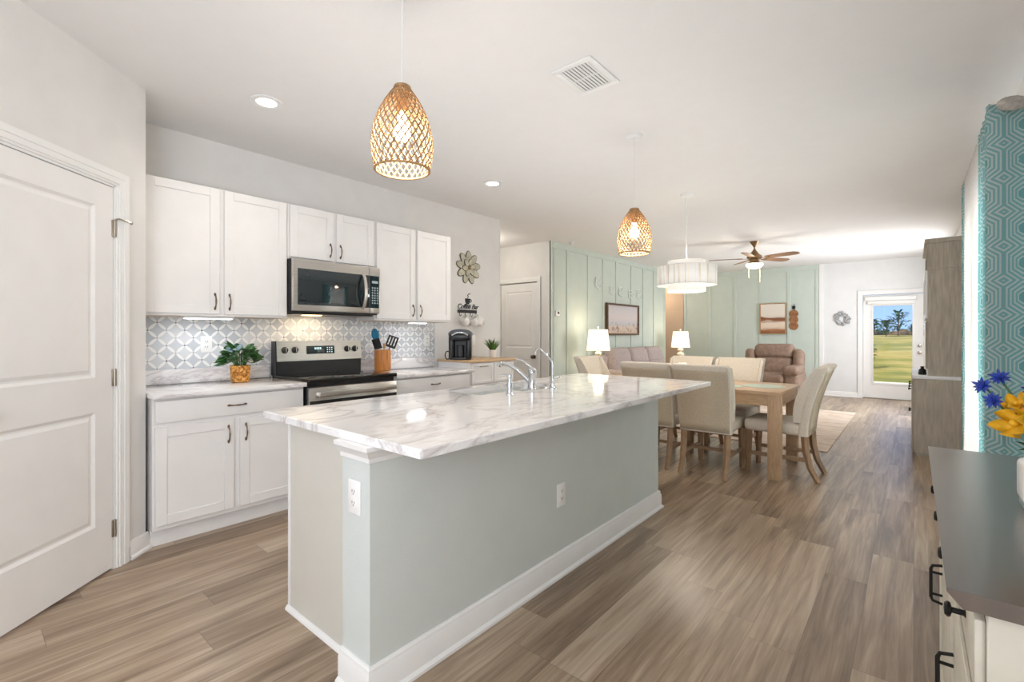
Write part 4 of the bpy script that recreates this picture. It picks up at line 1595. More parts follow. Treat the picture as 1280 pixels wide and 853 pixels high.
for k in range(9):
    a = R(90 + k * 40)
    q = MB()
    petal_prism(q, (fly, flz), a, 0.03, 0.198, 0.092, flx + 0.004, 0.005)
    e = q.build('petal', M['petaledge'], t)
    q = MB()
    petal_prism(q, (fly, flz), a, 0.036, 0.190, 0.076, flx + 0.0092, 0.004)
    q.build('petal_face', M['petalgrey'], e)
for k in range(6):
    a = R(70 + k * 60)
    q = MB()
    petal_prism(q, (fly, flz), a, 0.012, 0.11, 0.07, flx + 0.016, 0.004)
    e = q.build('inner_petal', M['petaledge'], t)
    q = MB()
    petal_prism(q, (fly, flz), a, 0.016, 0.104, 0.058, flx + 0.0202, 0.004)
    q.build('petal_face', M['petalgrey'], e)
MB().ball((flx + 0.024, fly, flz), 0.022, (0.6, 1, 1), 14).build('flower_centre', M['brass'], t)

# coffee sign
t = thing('coffee_sign', 'black metal sign with cup and cursive lettering on the wall', 'sign', (XK, 3.895, 1.50))
text_mesh('lettering', 'Coffee Bar', 0.082, M['blackmatte'], t, (0.006, 0.0, 0.056), (R(90), 0, R(90)), 0.002, 0.0004, 0.35, 0.95)
b = MB()
b.box(XK + 0.001, XK + 0.007, 3.735, 4.045, 1.508, 1.545, 0.001, 1)
rail = b.build('hook_rail', M['blackmatte'], t)
hooks = [3.76, 3.85, 3.94, 4.03]
for y in hooks:
    MB().tube([(XK + 0.006, y, 1.515), (XK + 0.008, y, 1.485), (XK + 0.02, y, 1.468), (XK + 0.034, y, 1.476), (XK + 0.036, y, 1.49)], 0.004, 7).build('hook', M['blackmatte'], rail)
b = MB()
cpy, cpz = 3.895, 1.632
poly = [(cpy - 0.04, cpz + 0.045), (cpy - 0.038, cpz + 0.01), (cpy - 0.022, cpz - 0.02), (cpy + 0.022, cpz - 0.02), (cpy + 0.038, cpz + 0.01), (cpy + 0.04, cpz + 0.045)]
b.prism(poly, XK + 0.001, XK + 0.006, 'x')
b.prism([(cpy - 0.06, cpz - 0.026), (cpy + 0.06, cpz - 0.026), (cpy + 0.045, cpz - 0.036), (cpy - 0.045, cpz - 0.036)], XK + 0.001, XK + 0.006, 'x')
b.tube([(XK + 0.004, cpy + 0.042 + 0.02 * math.sin(a * 0.31), cpz + 0.02 + 0.018 * math.cos(a * 0.31)) for a in range(11)], 0.004, 6)
b.tube([(XK + 0.004, cpy + s, cpz + h) for s, h in ((-0.005, 0.05), (0.012, 0.066), (-0.002, 0.084), (0.016, 0.098), (0.045, 0.102))], 0.004, 6)
b.build('cup_silhouette', M['blackmatte'], t)

# mugs on the hooks
mug_labels = ['white mug hanging from the sign, leftmost of three', 'white mug hanging from the sign, middle of three', 'white mug hanging from the sign, rightmost of three']
m0 = None
mug = thing('coffee_mug', mug_labels[0], 'mug', (0, 0, 0), 'white mugs on the coffee sign')
b = MB()
b.lathe([(0.028, 0.0), (0.036, 0.004), (0.043, 0.03), (0.045, 0.085), (0.043, 0.086), (0.040, 0.03), (0.0, 0.01)], (0, 0, -0.135), 26)
b.bm.verts.ensure_lookup_table()
b.build('cup', M['ceramic'], mug)
b = MB()
b.tube([(0, 0.042, -0.062), (0, 0.062, -0.052), (0, 0.074, -0.072), (0, 0.068, -0.098), (0, 0.042, -0.112)], 0.006, 8)
b.build('handle', M['ceramic'], mug)
for i, (y, lab) in enumerate(zip((3.80, 3.905, 4.01), mug_labels)):
    o = mug if i == 0 else dup(mug)
    o['label'] = lab
    o.location = (XK + 0.060, y + [-0.065, -0.018, 0.085][i], 1.49)
    o.scale = (1.1, 1.1, 1.1)
    o.rotation_euler = (R([38, 34, -36][i] * 1.0), 0, 0)

# ------------------------------------------------------------------ ceiling fixtures


def downlight(label, x, y, power=9):
    t = thing('recessed_downlight', label, 'ceiling light', (x, y, CEIL), 'recessed ceiling downlights')
    MB().lathe([(0.058, -0.001), (0.092, -0.001), (0.092, -0.007), (0.07, -0.012), (0.058, -0.008)], (x, y, CEIL), 36, False).build('trim_ring', M['trim'], t)
    MB().lathe([(0.0, -0.004), (0.058, -0.006), (0.058, -0.001), (0.0, -0.001)], (x, y, CEIL), 32, False).build('lens', M['canlens'], t)
    light('downlight_glow', 'SPOT', (x, y, CEIL - 0.03), power, (1.0, 0.93, 0.82), (0, 0, 0), radius=0.06, spot=R(150), blend=1.0)


downlight('round recessed ceiling light above the left counter aisle', -3.05, 1.257, 13)
downlight('round recessed ceiling light above the right end of the kitchen run', -3.057, 3.327, 16)

vx, vy = -1.394, 2.285
t = thing('ceiling_vent', 'square white air vent in the ceiling above the island', 'vent', (vx, vy, CEIL))
b = MB()
hx, hy = 0.125, 0.165
b.box(vx - hx, vx + hx, vy - hy, vy - hy + 0.035, CEIL - 0.009, CEIL, 0.003, 2)
b.box(vx - hx, vx + hx, vy + hy - 0.035, vy + hy, CEIL - 0.009, CEIL, 0.003, 2)
b.box(vx - hx, vx - hx + 0.035, vy - hy + 0.035, vy + hy - 0.035, CEIL - 0.009, CEIL, 0.003, 2)
b.box(vx + hx - 0.035, vx + hx, vy - hy + 0.035, vy + hy - 0.035, CEIL - 0.009, CEIL, 0.003, 2)
b.build('frame', M['trim'], t)
MB().box(vx - hx + 0.035, vx + hx - 0.035, vy - hy + 0.035, vy + hy - 0.035, CEIL - 0.0012, CEIL - 0.0004).build('duct', M['dark'], t)
for k in range(9):
    x = vx - hx + 0.044 + k * 0.0202
    b = MB()
    Mb = Matrix.Translation((x, vy, CEIL - 0.006)) @ Matrix.Rotation(R(14), 4, 'Y')
    b.box(-0.0098, 0.0098, -hy + 0.036, -0.004, -0.0008, 0.0008, M=Mb)
    b.box(-0.0095, 0.0095, 0.004, hy - 0.036, -0.0008, 0.0008, M=Mb)
    b.build('slat', M['trim'], t)
MB().box(vx - hx + 0.035, vx + hx - 0.035, vy - 0.004, vy + 0.004, CEIL - 0.009, CEIL - 0.002).build('divider', M['trim'], t)

for (x, y, lab) in ((-4.09, 6.27, 'small white sprinkler head on ceiling nearer the hall door'), (-3.77, 7.27, 'small white sprinkler head on ceiling behind the second pendant')):
    t = thing('ceiling_sprinkler', lab, 'sprinkler', (x, y, CEIL), 'ceiling sprinkler heads')
    MB().lathe([(0.0, -0.05), (0.012, -0.05), (0.012, -0.035), (0.02, -0.03), (0.04, -0.008), (0.042, 0.0)], (x, y, CEIL), 20).build('escutcheon', M['trim'], t)


def shade_profile(t):
    """rattan egg: radius as a share of the largest, t from top (0) to rim (1)"""
    pts = [(0.0, 0.24), (0.05, 0.34), (0.15, 0.53), (0.3, 0.75), (0.45, 0.90), (0.62, 0.99), (0.72, 1.0), (0.85, 0.97), (1.0, 0.88)]
    for (a, r0), (c, r1) in zip(pts, pts[1:]):
        if t <= c:
            return r0 + (r1 - r0) * (t - a) / (c - a)
    return pts[-1][1]


def pendant(label, x, y, ztop, zbot, R0, power):
    t = thing('pendant_lamp', label, 'pendant lamp', (x, y, CEIL), 'woven rattan pendants over the island')
    MB().lathe([(0.0, -0.028), (0.045, -0.026), (0.058, -0.014), (0.06, 0.0)], (x, y, CEIL), 28).build('canopy', M['trim'], t)
    MB().tube([(x, y, CEIL - 0.025), (x, y, ztop - 0.005)], 0.003, 8).build('cord', M['trim'], t)
    h = ztop - zbot
    w = MB()
    NS = 28
    for sgn in (1, -1):
        for k in range(NS):
            pts = []
            for i in range(19):
                tt = i / 18
                a = 2 * math.pi * k / NS + sgn * tt * 1.75
                r = R0 * shade_profile(tt) + (0.0009 * sgn)
                pts.append((Vector((x + r * math.cos(a), y + r * math.sin(a), ztop - h * tt)), Vector((math.cos(a), math.sin(a), 0.25))))
            prev = None
            for i in range(19):
                p, nn = pts[i]
                tn = (pts[min(i + 1, 18)][0] - pts[max(i - 1, 0)][0]).normalized()
                sd_ = tn.cross(nn).normalized() * 0.0030
                row = (w.bm.verts.new(p - sd_), w.bm.verts.new(p + sd_))
                if prev:
                    w.bm.faces.new((prev[0], prev[1], row[1], row[0]))
                prev = row
    for tt, rr in ((0.0, 0.005), (1.0, 0.005)):
        r = R0 * shade_profile(tt)
        w.tube([(x + r * math.cos(a * math.pi / 16), y + r * math.sin(a * math.pi / 16), ztop - h * tt) for a in range(32)], rr, 6, closed=True)
    w.build('woven_shade', M['rattan'], t, solid=0.0012)
    MB().lathe([(0.0, 0.01), (R0 * 0.26, 0.006), (R0 * 0.30, -0.012), (0.022, -0.02), (0.022, -0.10), (0.0, -0.10)], (x, y, ztop), 24).build('socket', M['rattan'], t)
    MB().lathe([(0.0, -0.036), (0.02, -0.031), (0.032, -0.014), (0.036, 0.0), (0.032, 0.02), (0.02, 0.042), (0.014, 0.075)], (x, y, zbot + h * 0.46), 20).build('bulb', M['bulb'], t)
    light('pendant_glow', 'POINT', (x, y, zbot + h * 0.33), power, (1.0, 0.93, 0.84), radius=0.05)


pendant('woven rattan pendant lamp over the near end of the island', -1.608, 1.200, 2.279, 1.939, 0.125, 10)
pendant('woven rattan pendant lamp over the far end of the island', -1.545, 3.197, 2.166, 1.848, 0.122, 9)

# drum pendant over the table
dx_, dy_ = -1.783, 4.885
t = thing('drum_chandelier', 'two-tier white drum pendant hung over the dining table', 'chandelier', (dx_, dy_, CEIL))
MB().lathe([(0.0, -0.03), (0.05, -0.027), (0.062, -0.012), (0.065, 0.0)], (dx_, dy_, CEIL), 28).build('canopy', M['trim'], t)
MB().tube([(dx_, dy_, CEIL - 0.025), (dx_, dy_, 1.86)], 0.007, 10).build('rod', M['trim'], t)
zi0, zi1, zo0, zo1 = 1.70, 2.012, 1.765, 1.955


def drumwall(r, z0, z1, n=72, wav=0.0):
    b = MB()
    A, B = [], []
    for k in range(n):
        a = 2 * math.pi * k / n
        rr_ = r + (wav if k % 2 else 0)
        A.append(b.bm.verts.new((dx_ + rr_ * math.cos(a), dy_ + rr_ * math.sin(a), z0)))
        B.append(b.bm.verts.new((dx_ + rr_ * math.cos(a), dy_ + rr_ * math.sin(a), z1)))
    for k in range(n):
        b.bm.faces.new((A[k], A[(k + 1) % n], B[(k + 1) % n], B[k]))
    return b


drumwall(0.185, zi0, zi1).build('inner_shade', M['drum'], t, solid=0.003)
drumwall(0.285, zo0, zo1, 140, 0.004).build('outer_shade', M['pleat'], t, solid=0.002)
b = MB()
for z in (zo0, zo1):
    b.lathe([(0.282, z - 0.004), (0.291, z - 0.004), (0.291, z + 0.004), (0.282, z + 0.004)], (dx_, dy_, 0), 72, False)
b.build('shade_rim', M['trim'], t)
MB().lathe([(0.0, zi0 + 0.012), (0.182, zi0 + 0.012), (0.182, zi0 + 0.016), (0.0, zi0 + 0.016)], (dx_, dy_, 0), 48, False).build('diffuser', M['drum'], t)
b = MB()
for z in (zo0 + 0.003,):
    b.lathe([(0.188, z), (0.284, z), (0.284, z + 0.003), (0.188, z + 0.003)], (dx_, dy_, 0), 60, False)
b.build('lower_diffuser', M['drum'], t)
light('drum_glow', 'POINT', (dx_, dy_, 1.62), 12, (1.0, 0.9, 0.76), radius=0.12)
light('drum_glow_up', 'POINT', (dx_, dy_, 2.08), 1.2, (1.0, 0.9, 0.76), radius=0.10)

t = thing('hall_fill_lamp', 'added unseen ceiling light inside the tan hall opening', 'ceiling light', (-5.1, 10.95, CEIL))  # unseen fixture added to brighten the dark hall
MB().lathe([(0.15, 0.0), (0.15, -0.02), (0.13, -0.025)], (-5.1, 10.95, CEIL), 28).build('base', M['trim'], t)
MB().lathe([(0.135, -0.024), (0.12, -0.06), (0.07, -0.085), (0.0, -0.095)], (-5.1, 10.95, CEIL), 28).build('glass_bowl', M['fanbowl'], t)
light('hall_fill_glow', 'POINT', (-5.1, 10.95, CEIL - 0.2), 22, (1.0, 0.86, 0.68), radius=0.1)
hl = dup(t)  # second unseen fixture, added to light the hall door
hl['label'] = 'added unseen ceiling light in front of the white hall door'
hl.location = (-5.0, 5.1, CEIL)
light('hall_fill_glow_near', 'POINT', (-5.0, 5.1, CEIL - 0.25), 7, (1.0, 0.93, 0.82), radius=0.1)

# ceiling fan
ax, ay = -1.888, 8.06
t = thing('ceiling_fan', 'five-blade brown ceiling fan with lit bowl over the living room', 'ceiling fan', (ax, ay, CEIL))
MB().lathe([(0.0, -0.085), (0.022, -0.083), (0.03, -0.06), (0.055, -0.03), (0.068, 0.0)], (ax, ay, CEIL), 28).build('canopy', M['brass'], t)
MB().tube([(ax, ay, CEIL - 0.08), (ax, ay, CEIL - 0.15)], 0.012, 12).build('downrod', M['brass'], t)
MB().lathe([(0.02, 0.0), (0.03, -0.02), (0.07, -0.075), (0.105, -0.10), (0.11, -0.125), (0.085, -0.15), (0.07, -0.155), (0.07, -0.195), (0.10, -0.205), (0.115, -0.22), (0.0, -0.221)], (ax, ay, CEIL - 0.125), 32).build('motor', M['brass'], t)
MB().lathe([(0.0, -0.075), (0.05, -0.072), (0.10, -0.05), (0.122, -0.02), (0.12, 0.0), (0.0, 0.002)], (ax, ay, CEIL - 0.347), 32).build('light_bowl', M['fanbowl'], t)
vb = R(40.25)
for k in range(5):
    a = vb + R(16 + 72 * k)
    Mb = Matrix.Translation((ax, ay, CEIL - 0.262)) @ Matrix.Rotation(a, 4, 'Z') @ Matrix.Rotation(R(-11), 4, 'X')
    q = MB()
    outl = [(0.17, -0.045), (0.25, -0.062), (0.5, -0.072), (0.60, -0.068), (0.655, -0.03), (0.655, 0.03), (0.60, 0.068), (0.5, 0.072), (0.25, 0.062), (0.17, 0.045)]
    q.prism(outl, -0.003, 0.003, 'z')
    bmesh.ops.transform(q.bm, matrix=Mb, verts=q.bm.verts[:])
    bl = q.build('blade', M['fanwood'], t)
    q = MB()
    q.box(0.09, 0.22, -0.012, 0.012, -0.010, -0.004, 0.002, 1, M=Mb)
    q.box(0.18, 0.25, -0.03, 0.03, -0.008, -0.0032, 0.002, 1, M=Mb)
    q.build('blade_bracket', M['brass'], bl)
for (s, L) in ((-0.09, 0.20), (0.085, 0.27)):
    q = MB()
    X_, Y_ = ax + s * math.cos(vb), ay + s * math.sin(vb)
    q.tube([(X_, Y_, CEIL - 0.34), (X_, Y_, CEIL - 0.34 - L)], 0.003, 6)
    q.lathe([(0.0, -0.03), (0.008, -0.025), (0.008, -0.005), (0.0, 0.0)], (X_, Y_, CEIL - 0.34 - L), 10)
    q.build('pull_chain', M['blanket'], t)
light('fan_glow', 'POINT', (ax, ay, CEIL - 0.50), 9, (1.0, 0.88, 0.72), radius=0.12)

# ------------------------------------------------------------------ dining set
TX, TY = (-2.81, -0.868), (4.576, 5.467)
t = thing('dining_table', 'light oak rectangular dining table with square legs', 'table', (-1.84, 5.02, 0))
MB().box(TX[0], TX[1], TY[0], TY[1], 0.73, 0.762, 0.003, 2).build('tabletop', M['oak'], t)
b = MB()
for (x0, x1, y0, y1) in ((TX[0] + 0.02, TX[1] - 0.02, TY[0] + 0.012, TY[0] + 0.034), (TX[0] + 0.02, TX[1] - 0.02, TY[1] - 0.034, TY[1] - 0.012), (TX[0] + 0.012, TX[0] + 0.034, TY[0] + 0.02, TY[1] - 0.02), (TX[1] - 0.034, TX[1] - 0.012, TY[0] + 0.02, TY[1] - 0.02)):
    b.box(x0, x1, y0, y1, 0.635, 0.73)
b.build('apron', M['oak'], t)
for x in (TX[0] + 0.003, TX[1] - 0.103):
    for y in (TY[0] + 0.003, TY[1] - 0.103):
        MB().box(x, x + 0.10, y, y + 0.10, 0.0, 0.73, 0.003, 2).build('leg', M['oakv'], t)

# parsons chair, built facing +y with its origin on the floor under the seat
chair = thing('dining_chair', 'cream', 'chair', (0, 0, 0), 'upholstered chairs around the dining table')


def sweep_back(mb, w0, w1, th0, th1, inset=0.0):
    """raked, gently curved upholstered back as rows of rounded cross-sections"""
    rows = []
    N = 9
    for i in range(N):
        tt = i / (N - 1)
        z = 0.385 + tt * 0.61
        yb = -0.235 - 0.02 * tt - 0.140 * tt ** 1.8          # rear face
        w = (w0 + (w1 - w0) * tt) / 2
        th = th0 + (th1 - th0) * tt
        if i == N - 1:
            rows.append(('cap', z, yb, w, th))
        else:
            rows.append(('row', z, yb, w, th))
    rings = []

    def ring(z, yb, w, th, sh=0.0):
        r = min(0.022, th * 0.35)
        pts = []
        for (cx_, cy_, a0) in ((w - r, yb + th - r, 0), (-w + r, yb + th - r, 90), (-w + r, yb + r, 180), (w - r, yb + r, 270)):
            for k in range(4):
                a = R(a0 + 30 * k)
                pts.append((cx_ + (r - sh) * math.cos(a), cy_ + (r - sh) * math.sin(a), z))
        # hollow the front face a little
        return [mb.bm.verts.new(p) for p in pts]
    for (kd, z, yb, w, th) in rows:
        rings.append(ring(z - (0.015 if kd == 'cap' else 0), yb, w, th))
    kd, z, yb, w, th = rows[-1]
    rings.append(ring(z - 0.004, yb + 0.004, w - 0.006, th - 0.008))
    rings.append(ring(z, yb + 0.014, w - 0.018, th - 0.028))
    for A, B in zip(rings, rings[1:]):
        n = len(A)
        for k in range(n):
            mb.bm.faces.new((A[k], A[(k + 1) % n], B[(k + 1) % n], B[k]))
    mb.bm.faces.new(list(reversed(rings[0])))
    mb.bm.faces.new(rings[-1])
    return mb


bk = sweep_back(MB(), 0.45, 0.50, 0.08, 0.085).build('backrest', M['linen'], chair, angle=50)
# side wings of the back
for sx_ in (-1, 1):
    q = MB()
    rows = []
    for i in range(8):
        tt = i / 7
        z = 0.50 + tt * 0.475
        yb = -0.235 - 0.02 * tt - 0.140 * tt ** 1.8 + 0.075
        w = (0.225 + 0.025 * (0.19 + 0.81 * tt))
        dpt = 0.045 * math.sin(math.pi * (0.15 + 0.7 * tt)) + 0.012
        rows.append([q.bm.verts.new(p) for p in ((sx_ * w, yb - 0.02, z), (sx_ * w, yb + dpt, z), (sx_ * (w - 0.028), yb + dpt + 0.004, z), (sx_ * (w - 0.05), yb - 0.02, z))])
    for A, B in zip(rows, rows[1:]):
        for k in range(4):
            q.bm.faces.new((A[k], A[(k + 1) % 4], B[(k + 1) % 4], B[k]))
    q.bm.faces.new(rows[0])
    q.bm.faces.new(rows[-1])
    q.build('wing', M['linen'], bk, angle=60)
# rear sheet of the same linen, painted tan as its shade
q = MB()
rows = []
for i in range(10):
    tt = i / 9
    z = 0.395 + tt * 0.582
    t0 = (z - 0.385) / 0.61
    yb = -0.235 - 0.02 * t0 - 0.140 * t0 ** 1.8 - 0.002
    w = (0.45 + 0.05 * t0) / 2 - 0.012
    rows.append([q.bm.verts.new((-w, yb, z)), q.bm.verts.new((w, yb, z))])
for A, B in zip(rows, rows[1:]):
    q.bm.faces.new((A[0], A[1], B[1], B[0]))
q.build('rear_shade_panel', M['linen_rear_shade'], bk, label='linen rear panel with shade painted in as tan', solid=0.001)
b = MB()
b.box(-0.222, 0.222, -0.20, 0.272, 0.385, 0.495, 0.035, 4)
b.build('seat', M['linen'], chair, angle=60)
for sx_ in (-1, 1):
    MB().tube([(sx_ * 0.19, 0.235, 0.39), (sx_ * 0.192, 0.243, 0.0)], [0.032, 0.021], 4).build('leg', M['legwood'], chair, angle=20)
    MB().tube([(sx_ * 0.19, -0.205, 0.39), (sx_ * 0.19, -0.215, 0.25), (sx_ * 0.191, -0.245, 0.12), (sx_ * 0.192, -0.305, 0.0)], [0.031, 0.029, 0.026, 0.022], 4).build('leg', M['legwood'], chair, angle=20)
    MB().box(sx_ * 0.19 - 0.010, sx_ * 0.19 + 0.010, -0.225, 0.235, 0.165, 0.20, 0.002, 1).build('stretcher', M['legwood'], chair)
MB().box(-0.18, 0.18, 0.02, 0.042, 0.168, 0.197, 0.002, 1).build('cross_stretcher', M['legwood'], chair)

spots = [(-1.432, 4.59, 0, 'upholstered chair at near side of the table, back to the camera, nearest the table corner'),
         (-1.945, 4.60, 0, 'upholstered chair at near side of the table, partly behind the island counter'),
         (-0.918, 4.915, 90, 'upholstered chair at the head of the table, seen from its side'),
         (-1.495, 5.43, 180, 'cream chair across the table in front of the brown recliner'),
         (-2.03, 5.43, 180, 'cream chair across the table in front of the lamp beside tan opening'),
         (-2.70, 5.02, -90, 'cream chair at far left end of the table before the sofa')]
for i, (x, y, a, lab) in enumerate(spots):
    o = chair if i == 0 else dup(chair)
    o['label'] = lab
    place(o, (x, y, 0), R(a))

for (x, y, lab) in ((-1.10, 5.03, 'round pale aqua placemat before the side-on chair'), (-1.42, 4.80, 'round pale aqua placemat before the near-side chair, mostly hidden')):
    q = MB()
    prof = []
    for k in range(14):
        r = 0.19 * (1 - k / 14)
        prof.append((r, 0.004 + (0.0012 if k % 2 else 0)))
    q.lathe([(0.19, 0.0005)] + prof + [(0.0, 0.004)], (x, y, 0.762), 40)
    o = q.build('round_placemat', M['mat_round'])
    tag(o, lab, 'placemat', 'round placemats on the dining table')

t = thing('table_centrepiece', 'white bowl heaped with white coral-like sprays on the dining table', 'centrepiece', (-1.90, 5.05, 0.762))
MB().lathe([(0.06, 0.0), (0.07, 0.004), (0.12, 0.05), (0.15, 0.085), (0.147, 0.088), (0.115, 0.055), (0.0, 0.02)], (-1.90, 5.05, 0.7625), 32).build('bowl', M['ceramic'], t)
q = MB()
rnd = random.Random(5)
for i in range(55):
    a = rnd.uniform(0, 6.28)
    rr_ = 0.13 * math.sqrt(rnd.random())
    q.ball((-1.90 + rr_ * math.cos(a), 5.05 + rr_ * math.sin(a), 0.83 + 0.105 * (1 - (rr_ / 0.14) ** 2) + rnd.uniform(-0.01, 0.01)), rnd.uniform(0.02, 0.032), (1, 1, 1), 8)
q.build('white_sprays', M['ceramic'], t)

# ------------------------------------------------------------------ living room


def puff(name, m, parent, x0, x1, y0, y1, z0, z1, r=0.06, Mx=None, seg=5):
    return MB().box(x0, x1, y0, y1, z0, z1, r, seg, M=Mx).build(name, m, parent, angle=70)


t = thing('sofa', 'grey-mauve three-seat sofa with puffy back cushions along the sage wall', 'sofa', (-3.78, 8.35, 0))
sy0, sy1 = 7.05, 9.72
puff('base', M['sofa'], t, -4.18, -3.30, sy0 + 0.02, sy1 - 0.02, 0.05, 0.36, 0.03)
puff('back_frame', M['sofa'], t, -4.24, -4.02, sy0 + 0.06, sy1 - 0.06, 0.05, 0.90, 0.06)
for (a, c) in ((sy0, sy0 + 0.24), (sy1 - 0.24, sy1)):
    puff('arm', M['sofa'], t, -4.16, -3.30, a, c, 0.05, 0.66, 0.09)
wd = (sy1 - sy0 - 0.5) / 3
for k in range(3):
    a = sy0 + 0.25 + k * wd
    puff('seat_cushion', M['sofa'], t, -4.0, -3.28, a + 0.004, a + wd - 0.004, 0.34, 0.52, 0.06)
    Mb = Matrix.Translation((-3.98, 0, 0.52)) @ Matrix.Rotation(R(-12), 4, 'Y')
    bc = puff('back_cushion', M['sofa'], t, -0.11, 0.15, a + 0.004, a + wd - 0.004, -0.02, 0.50, 0.125, Mb)
    MB().box(0.142, 0.158, a + 0.04, a + wd - 0.04, 0.215, 0.225, 0.004, 1, M=Mb).build('seam_roll', M['sofa'], bc)
for (x, y) in ((-4.12, sy0 + 0.1), (-4.12, sy1 - 0.1), (-3.38, sy0 + 0.1), (-3.38, sy1 - 0.1)):
    MB().cyl((x, y, 0), (x, y, 0.06), 0.025).build('foot', M['black'], t)

# recliner
t = thing('recliner', 'brown suede recliner armchair against the far sage wall', 'armchair', (-2.08, 10.2, 0))
rx0, rx1, ry0_, ry1_ = -2.64, -1.57, 9.72, 10.75
puff('base', M['recl'], t, rx0 + 0.08, rx1 - 0.08, ry0_ + 0.08, ry1_ - 0.08, 0.03, 0.38, 0.04)
for (a, c) in ((rx0, rx0 + 0.24), (rx1 - 0.24, rx1)):
    ar = puff('arm', M['recl'], t, a, c, ry0_ + 0.03, ry1_ - 0.12, 0.03, 0.56, 0.07)
    puff('arm_pad', M['recl'], ar, a - 0.01, c + 0.02, ry0_ - 0.02, ry0_ + 0.68, 0.50, 0.68, 0.085)
puff('seat_cushion', M['recl'], t, rx0 + 0.23, rx1 - 0.23, ry0_ - 0.02, ry1_ - 0.3, 0.34, 0.53, 0.07)
puff('footrest', M['recl'], t, rx0 + 0.24, rx1 - 0.24, ry0_ - 0.02, ry0_ + 0.10, 0.08, 0.36, 0.05)
Mb = Matrix.Translation((0, ry1_ - 0.36, 0.46)) @ Matrix.Rotation(R(-14), 4, 'X')
puff('lumbar_cushion', M['recl'], t, rx0 + 0.20, rx1 - 0.20, -0.06, 0.16, 0.0, 0.36, 0.08, Mb)
puff('headrest', M['recl'], t, rx0 + 0.18, rx1 - 0.18, -0.08, 0.16, 0.33, 0.63, 0.10, Mb)
for (a, c) in ((rx0 + 0.02, rx0 + 0.20), (rx1 - 0.20, rx1 - 0.02)):
    puff('wing', M['recl'], t, a, c, -0.10, 0.18, 0.10, 0.52, 0.08, Mb)
puff('back_shell', M['recl'], t, rx0 + 0.16, rx1 - 0.16, 0.12, 0.24, -0.3, 0.58, 0.05, Mb)


def end_table(label, x, y, s=0.46, h=0.60):
    t = thing('end_table', label, 'end table', (x, y, 0), 'small end tables beside the sofa')
    MB().box(x - s / 2, x + s / 2, y - s / 2, y + s / 2, h - 0.03, h, 0.004, 2).build('tabletop', M['hutch'], t)
    MB().box(x - s / 2 + 0.03, x + s / 2 - 0.03, y - s / 2 + 0.03, y + s / 2 - 0.03, 0.18, 0.20).build('shelf', M['hutch'], t)
    for a in (-1, 1):
        for c in (-1, 1):
            MB().box(x + a * (s / 2 - 0.03) - 0.02, x + a * (s / 2 - 0.03) + 0.02, y + c * (s / 2 - 0.03) - 0.02, y + c * (s / 2 - 0.03) + 0.02, 0, h - 0.03).build('leg', M['hutch'], t)


lx, ly = -3.90, 6.77
rx, ry = -3.80, 10.06
end_table('grey end table under the lamp at the near end of the sofa', lx, ly, 0.46, 0.60)
end_table('grey end table under the lamp at the far end of the sofa', rx, ry, 0.46, 0.58)
lamp = thing('table_lamp', 'lit', 'table lamp', (0, 0, 0), 'matching table lamps with white shades')
MB().lathe([(0.075, 0.0), (0.08, 0.01), (0.07, 0.03), (0.03, 0.05), (0.03, 0.08), (0.055, 0.11), (0.03, 0.14), (0.028, 0.155), (0.058, 0.185), (0.076, 0.225), (0.070, 0.265), (0.034, 0.295), (0.028, 0.305), (0.05, 0.325), (0.056, 0.345), (0.046, 0.365), (0.018, 0.382), (0.014, 0.40), (0.0, 0.405)], (0, 0, 0), 32).build('base', M['cream'], lamp)
b = MB()
b.lathe([(0.188, 0.395), (0.150, 0.735)], (0, 0, 0), 40, False)
b.build('lamp_shade', M['lampshade'], lamp, solid=0.003)
b = MB()
b.tube([(0, 0, 0.40), (0, 0, 0.755)], 0.004, 8)
b.ball((0, 0, 0.765), 0.013, (1, 1, 1.2), 12)
b.tube([(-0.149, 0, 0.732), (0.149, 0, 0.732)], 0.003, 6)
b.build('finial', M['cream'], lamp)
for i, (x, y, z, lab) in enumerate(((lx, ly, 0.60, 'lit table lamp with white shade at the near end of the sofa'), (rx, ry, 0.58, 'lit table lamp with white shade in front of the tan opening'))):
    o = lamp if i == 0 else dup(lamp)
    o['label'] = lab
    o.location = (x, y, z)
    light('lamp_glow', 'POINT', (x, y, z + 0.80), 3, (1.0, 0.82, 0.58), radius=0.08)
    light('lamp_glow_low', 'POINT', (x, y, z + 0.36), 2, (1.0, 0.82, 0.58), radius=0.08)

# pictures
t = thing('framed_picture', 'dark-framed pale beach picture on the sage wall above the sofa', 'picture', (XG, 8.31, 1.24))
y0, y1, z0, z1 = 7.66, 8.96, 1.238, 1.832
b = MB()
fw = 0.035
xf0, xf1 = XG + 0.016, XG + 0.06
b.box(xf0, xf1, y0, y1, z0, z0 + fw, 0.002, 1)
b.box(xf0, xf1, y0, y1, z1 - fw, z1, 0.002, 1)
b.box(xf0, xf1, y0, y0 + fw, z0 + fw, z1 - fw, 0.002, 1)
b.box(xf0, xf1, y1 - fw, y1, z0 + fw, z1 - fw, 0.002, 1)
b.build('frame', M['framewood'], t)
MB().box(xf0, xf0 + 0.02, y0 + fw, y1 - fw, z0 + fw, z1 - fw).build('print', m_beach('y', z0, z1, y0, y1), t)
t = thing('framed_print', 'square brown and cream abstract print on the far sage wall', 'picture', (-2.34, YF, 1.26))
x0, x1, z0, z1 = -2.60, -2.085, 1.257, 1.932
b = MB()
fw = 0.02
yf0, yf1 = YF - 0.05, YF - 0.016
b.box(x0, x1, yf0, yf1, z0, z0 + fw, 0.002, 1)
b.box(x0, x1, yf0, yf1, z1 - fw, z1, 0.002, 1)
b.box(x0, x0 + fw, yf0, yf1, z0 + fw, z1 - fw, 0.002, 1)
b.box(x1 - fw, x1, yf0, yf1, z0 + fw, z1 - fw, 0.002, 1)
